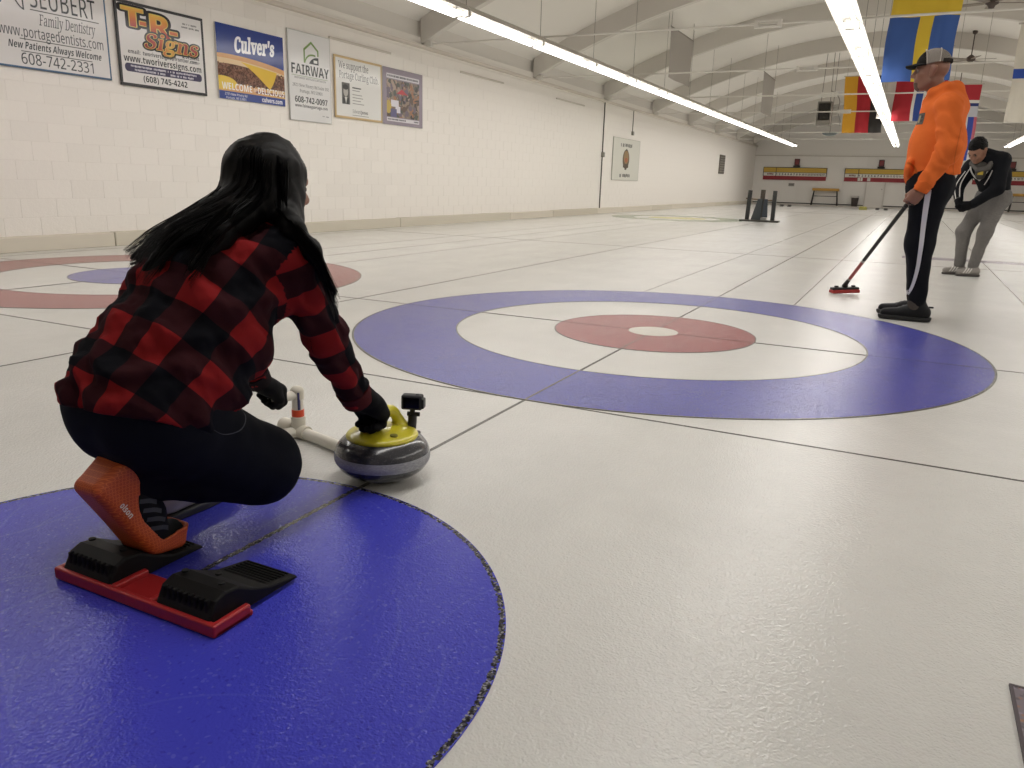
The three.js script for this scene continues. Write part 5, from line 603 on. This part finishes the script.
// ---------------------------------------------------------------- bending man in black top and grey jeans
{
  const B = [1.97, 0, -5.4], g = thing('person', 'person in black zip top and grey jeans bending forward on the ice', 'person', B); const put = (name, geo, m, parent = g, label) => part(name, geo.translate(-B[0], -B[1], -B[2]), m, parent, null, label);
  const fd = [-0.72, 0, 0.69], LS = [2.105, 1.235, -5.27], LE = [2.1, 0.945, -5.17], LW = [1.9, 0.775, -5.16], RS = [1.845, 1.17, -5.45], RE = [1.745, 0.965, -5.36], RW = [1.765, 0.815, -5.22];
  const bn = [0.55, 0.62, -0.52];
  const torso = uni([cap([2.105, 0.93, -5.43], [2.05, 1.1, -5.39], 0.155, 0.17, bn, 0.85), cap([2.05, 1.1, -5.39], [1.985, 1.225, -5.35], 0.165, 0.12, bn, 0.85), cap([LS[0] - 0.02, LS[1], LS[2] - 0.02], [RS[0] + 0.02, RS[1] + 0.01, RS[2] + 0.02], 0.085, 0.08), cap([1.98, 1.24, -5.34], [1.94, 1.285, -5.31], 0.085, 0.07)], 0.07);
  const armL = uni(chain([[...LS, 0.085], [...LE, 0.068], [...LW, 0.045]]), 0.03), armR = uni(chain([[...RS, 0.08], [...RE, 0.064], [...RW, 0.044]]), 0.03);
  const topF = (x, y, z) => { let t = torso(x, y, z); t = Math.max(t, 0.885 + (x - 2.1) * -0.15 - y); let d = smin(smin(t, armL(x, y, z), 0.03), armR(x, y, z), 0.03); if (d < 0.05) d += 0.012 * fbm(x * 9, y * 9, z * 9, 3); return d; };
  const black = cloth('#15161a', 0.85); const top = put('zip_top', triUV(skinOf(topF, [1.64, 0.72, -5.68], [2.3, 1.38, -5.02], 0.011)), black, g, 'black zip top with white piping');
  const white = cloth('#c9c6c2', 0.8);
  put('piping', strip(topF, [[1.835, 1.16, -4.8], [1.79, 1.06, -4.8], [1.762, 0.97, -4.8], [1.768, 0.85, -4.8]], [0, 0, -1], 0.011, 0.003), white, top); put('piping', strip(topF, [[1.79, 1.12, -4.8], [1.73, 1.0, -4.8], [1.715, 0.93, -4.8], [1.735, 0.83, -4.8]], [0, 0, -1], 0.009, 0.003), white, top);
  put('zip_edge', strip(topF, [[1.83, 1.17, -4.8], [1.845, 1.12, -4.8], [1.89, 1.06, -4.8], [1.935, 1.03, -4.8]], [0, 0, -1], 0.014, 0.004), white, top); put('zip_edge', strip(topF, [[2.02, 1.2, -4.8], [1.99, 1.12, -4.8], [1.95, 1.05, -4.8], [1.93, 1.02, -4.8]], [0, 0, -1], 0.012, 0.004), white, top); put('drawstring', strip(topF, [[2.03, 1.13, -4.8], [2.01, 1.05, -4.8], [1.985, 0.98, -4.8]], [0, 0, -1], 0.009, 0.004), white, top);
  put('collar', skinOf(uni(chain([[1.84, 1.2, -5.33, 0.026], [1.9, 1.13, -5.2, 0.026], [1.985, 1.15, -5.19, 0.026], [2.03, 1.24, -5.26, 0.034], [2.03, 1.3, -5.36, 0.038], [1.93, 1.29, -5.43, 0.034], [1.84, 1.2, -5.33, 0.026]]), 0.02), [1.76, 1.06, -5.52], [2.12, 1.38, -5.12], 0.01), cloth('#5a5754', 0.9), top, 'grey hood collar');
  put('undershirt', skinOf(cap([1.93, 1.16, -5.25], [1.93, 1.08, -5.235], 0.06, 0.05), [1.84, 1.0, -5.34], [2.02, 1.25, -5.15], 0.012), cloth('#4a4743'), top); put('shirt_print', strip(cap([1.93, 1.16, -5.25], [1.93, 1.08, -5.235], 0.06, 0.05), [[1.925, 1.15, -4.9], [1.925, 1.11, -4.9], [1.925, 1.08, -4.9]], [0, 0, -1], 0.05, 0.004), mat('#a89232', 0.8), top);
  // jeans
  const LK = [2.075, 0.5, -5.3], LA = [2.02, 0.12, -5.34], RK = [1.875, 0.48, -5.39], RA = [1.89, 0.12, -5.44];
  const legs = uni([cap([2.15, 0.86, -5.4], [2.06, 0.86, -5.47], 0.125, 0.125), ...chain([[2.145, 0.82, -5.39, 0.105], [...LK, 0.07], [...LA, 0.055]]), ...chain([[2.03, 0.82, -5.46, 0.1], [...RK, 0.07], [...RA, 0.055]])], 0.05);
  const legF = (x, y, z) => { let d = legs(x, y, z); if (d < 0.04) d += 0.014 * fbm(x * 13, y * 10, z * 13, 3); return Math.max(d, 0.085 - y); };
  const denim = canvasTex(256, 256, c => { const R = rng(14); c.fillStyle = '#6d6a67'; c.fillRect(0, 0, 256, 256); for (let i = 0; i < 9000; i++) { c.fillStyle = ['#7a7774', '#625f5c', '#837f7b', '#585552'][Math.floor(R() * 4)]; c.fillRect(R() * 256, R() * 256, 1, 4); } }, true);
  put('jeans', triUV(skinOf(legF, [1.74, 0.06, -5.66], [2.34, 1.05, -5.16], 0.012)), new THREE.MeshPhysicalMaterial({ map: tex(denim, 3, 3), roughness: 0.9, side: THREE.DoubleSide }), g, 'faded grey jeans');
  for (const [ax, az, tx, tz] of [[2.02, -5.34, 1.865, -5.27], [1.89, -5.45, 1.735, -5.39]]) { const sh = uni([cap([ax + 0.03, 0.055, az - 0.012], [tx + 0.03, 0.045, tz - 0.012], 0.048, 0.036, [0, 1, 0], 0.95), cap([ax + 0.015, 0.07, az], [ax, 0.11, az], 0.046, 0.045)], 0.03); const m = put('shoe', triUV(skinOf((x, y, z) => Math.max(sh(x, y, z), 0.018 - y), [tx - 0.06, 0.005, az - 0.14], [ax + 0.12, 0.17, tz + 0.14], 0.008)), mat('#8b8680', 0.6), g, 'grey trainer with white stripes'); put('sole', skinOf((x, y, z) => Math.max(Math.abs(cap([ax + 0.03, 0.02, az - 0.012], [tx + 0.03, 0.02, tz - 0.012], 0.052, 0.04)(x, y, z)) - 0.06, cap([ax + 0.03, 0.02, az - 0.012], [tx + 0.03, 0.02, tz - 0.012], 0.052, 0.04)(x, y, z), y - 0.026, 0.001 - y), [tx - 0.06, -0.01, az - 0.14], [ax + 0.12, 0.04, tz + 0.14], 0.008), mat('#4b4744', 0.7), m); for (let k = 0; k < 3; k++) { const q = (t, y) => [ax + 0.03 + (tx - ax) * t + 0.08 * 0, y, az + (tz - az) * t + 0.25]; put('stripe', strip(sh, [[ax - 0.03 - k * 0.026 + 0.02, 0.09, az + 0.3], [ax - 0.045 - k * 0.026 + 0.02, 0.06, az + 0.3], [ax - 0.06 - k * 0.026 + 0.02, 0.035, az + 0.3]], [0, 0, -1], 0.01, 0.002), mat('#d8d4ce', 0.6), m); } }
  // head
  const hc = [1.868, 1.325, -5.23], HM = frame(hc, [-0.35, 0.74, 0.56], [-0.5, -0.62, 0.6]), hd = headGeo({ neck: [0.03, -0.13, -0.09], cell: 0.005 }); const skin = mat('#8c6450', 0.5, { sheen: 0.1 });
  const inner = (x, y, z) => Math.min(smin(torso(x, y, z), smin(armL(x, y, z), armR(x, y, z), 0.03), 0.04) + 0.035, legs(x, y, z) + 0.035);
  put('body', merge([noUV(skinOf(inner, [1.7, 0.08, -5.6], [2.3, 1.35, -5.1], 0.02)), noUV(hd.geo.clone().applyMatrix4(HM))]), skin);
  for (const s of [-1, 1]) { put('eye', new THREE.SphereGeometry(0.0115, 12, 8).applyMatrix4(HM.clone().multiply(new THREE.Matrix4().makeTranslation(s * 0.031, 0.007, 0.079))), mat('#2c211b', 0.3)); put('eyebrow', rbox(0.032, 0.007, 0.008, 0.003).applyMatrix4(HM.clone().multiply(new THREE.Matrix4().makeTranslation(s * 0.032, 0.03, 0.09))), mat('#1a1513', 0.8)); }
  put('mouth', rbox(0.036, 0.004, 0.004, 0.0015).applyMatrix4(HM.clone().multiply(new THREE.Matrix4().makeTranslation(0, -0.0565, 0.0955))), mat('#6a3d34', 0.6));
  const hf = (x, y, z) => { const q = ell([0, 0.045, -0.018], [0.087, 0.1, 0.104])(x, y, z); const hl = 0.066 - Math.max(0, -z + 0.03) * 1.05 - (Math.abs(x) > 0.06 && z < 0.035 ? 0.02 : 0); return Math.max(q + 0.006 * perlin.noise(x * 60, y * 60, z * 60), hl - y); }; put('hair', skinOf(hf, [-0.11, -0.09, -0.14], [0.11, 0.17, 0.11], 0.005).applyMatrix4(HM), mat('#0c0a0a', 0.6, { specularIntensity: 0.3 }), g, 'short black hair');
  const glove = cloth('#101013', 0.8); put('glove', triUV(handGeo(-1, SOFT, 0.7, frame([1.89, 0.77, -5.155], [-0.82, -0.36, 0.2], [-0.3, 0.3, -0.9]), 1.3, 0.0045)), glove, g, 'black glove'); put('glove', triUV(handGeo(1, SOFT, 0.7, frame([1.765, 0.81, -5.215], [0.1, -0.9, 0.35], [0.7, 0.1, 0.3]), 1.3, 0.0045)), glove, g, 'black glove'); put('wrist_strap', rod([1.764, 0.83, -5.235], [1.766, 0.808, -5.21], 0.043, 16), mat('#77746e', 0.6));
}
renderer.render(scene, camera);
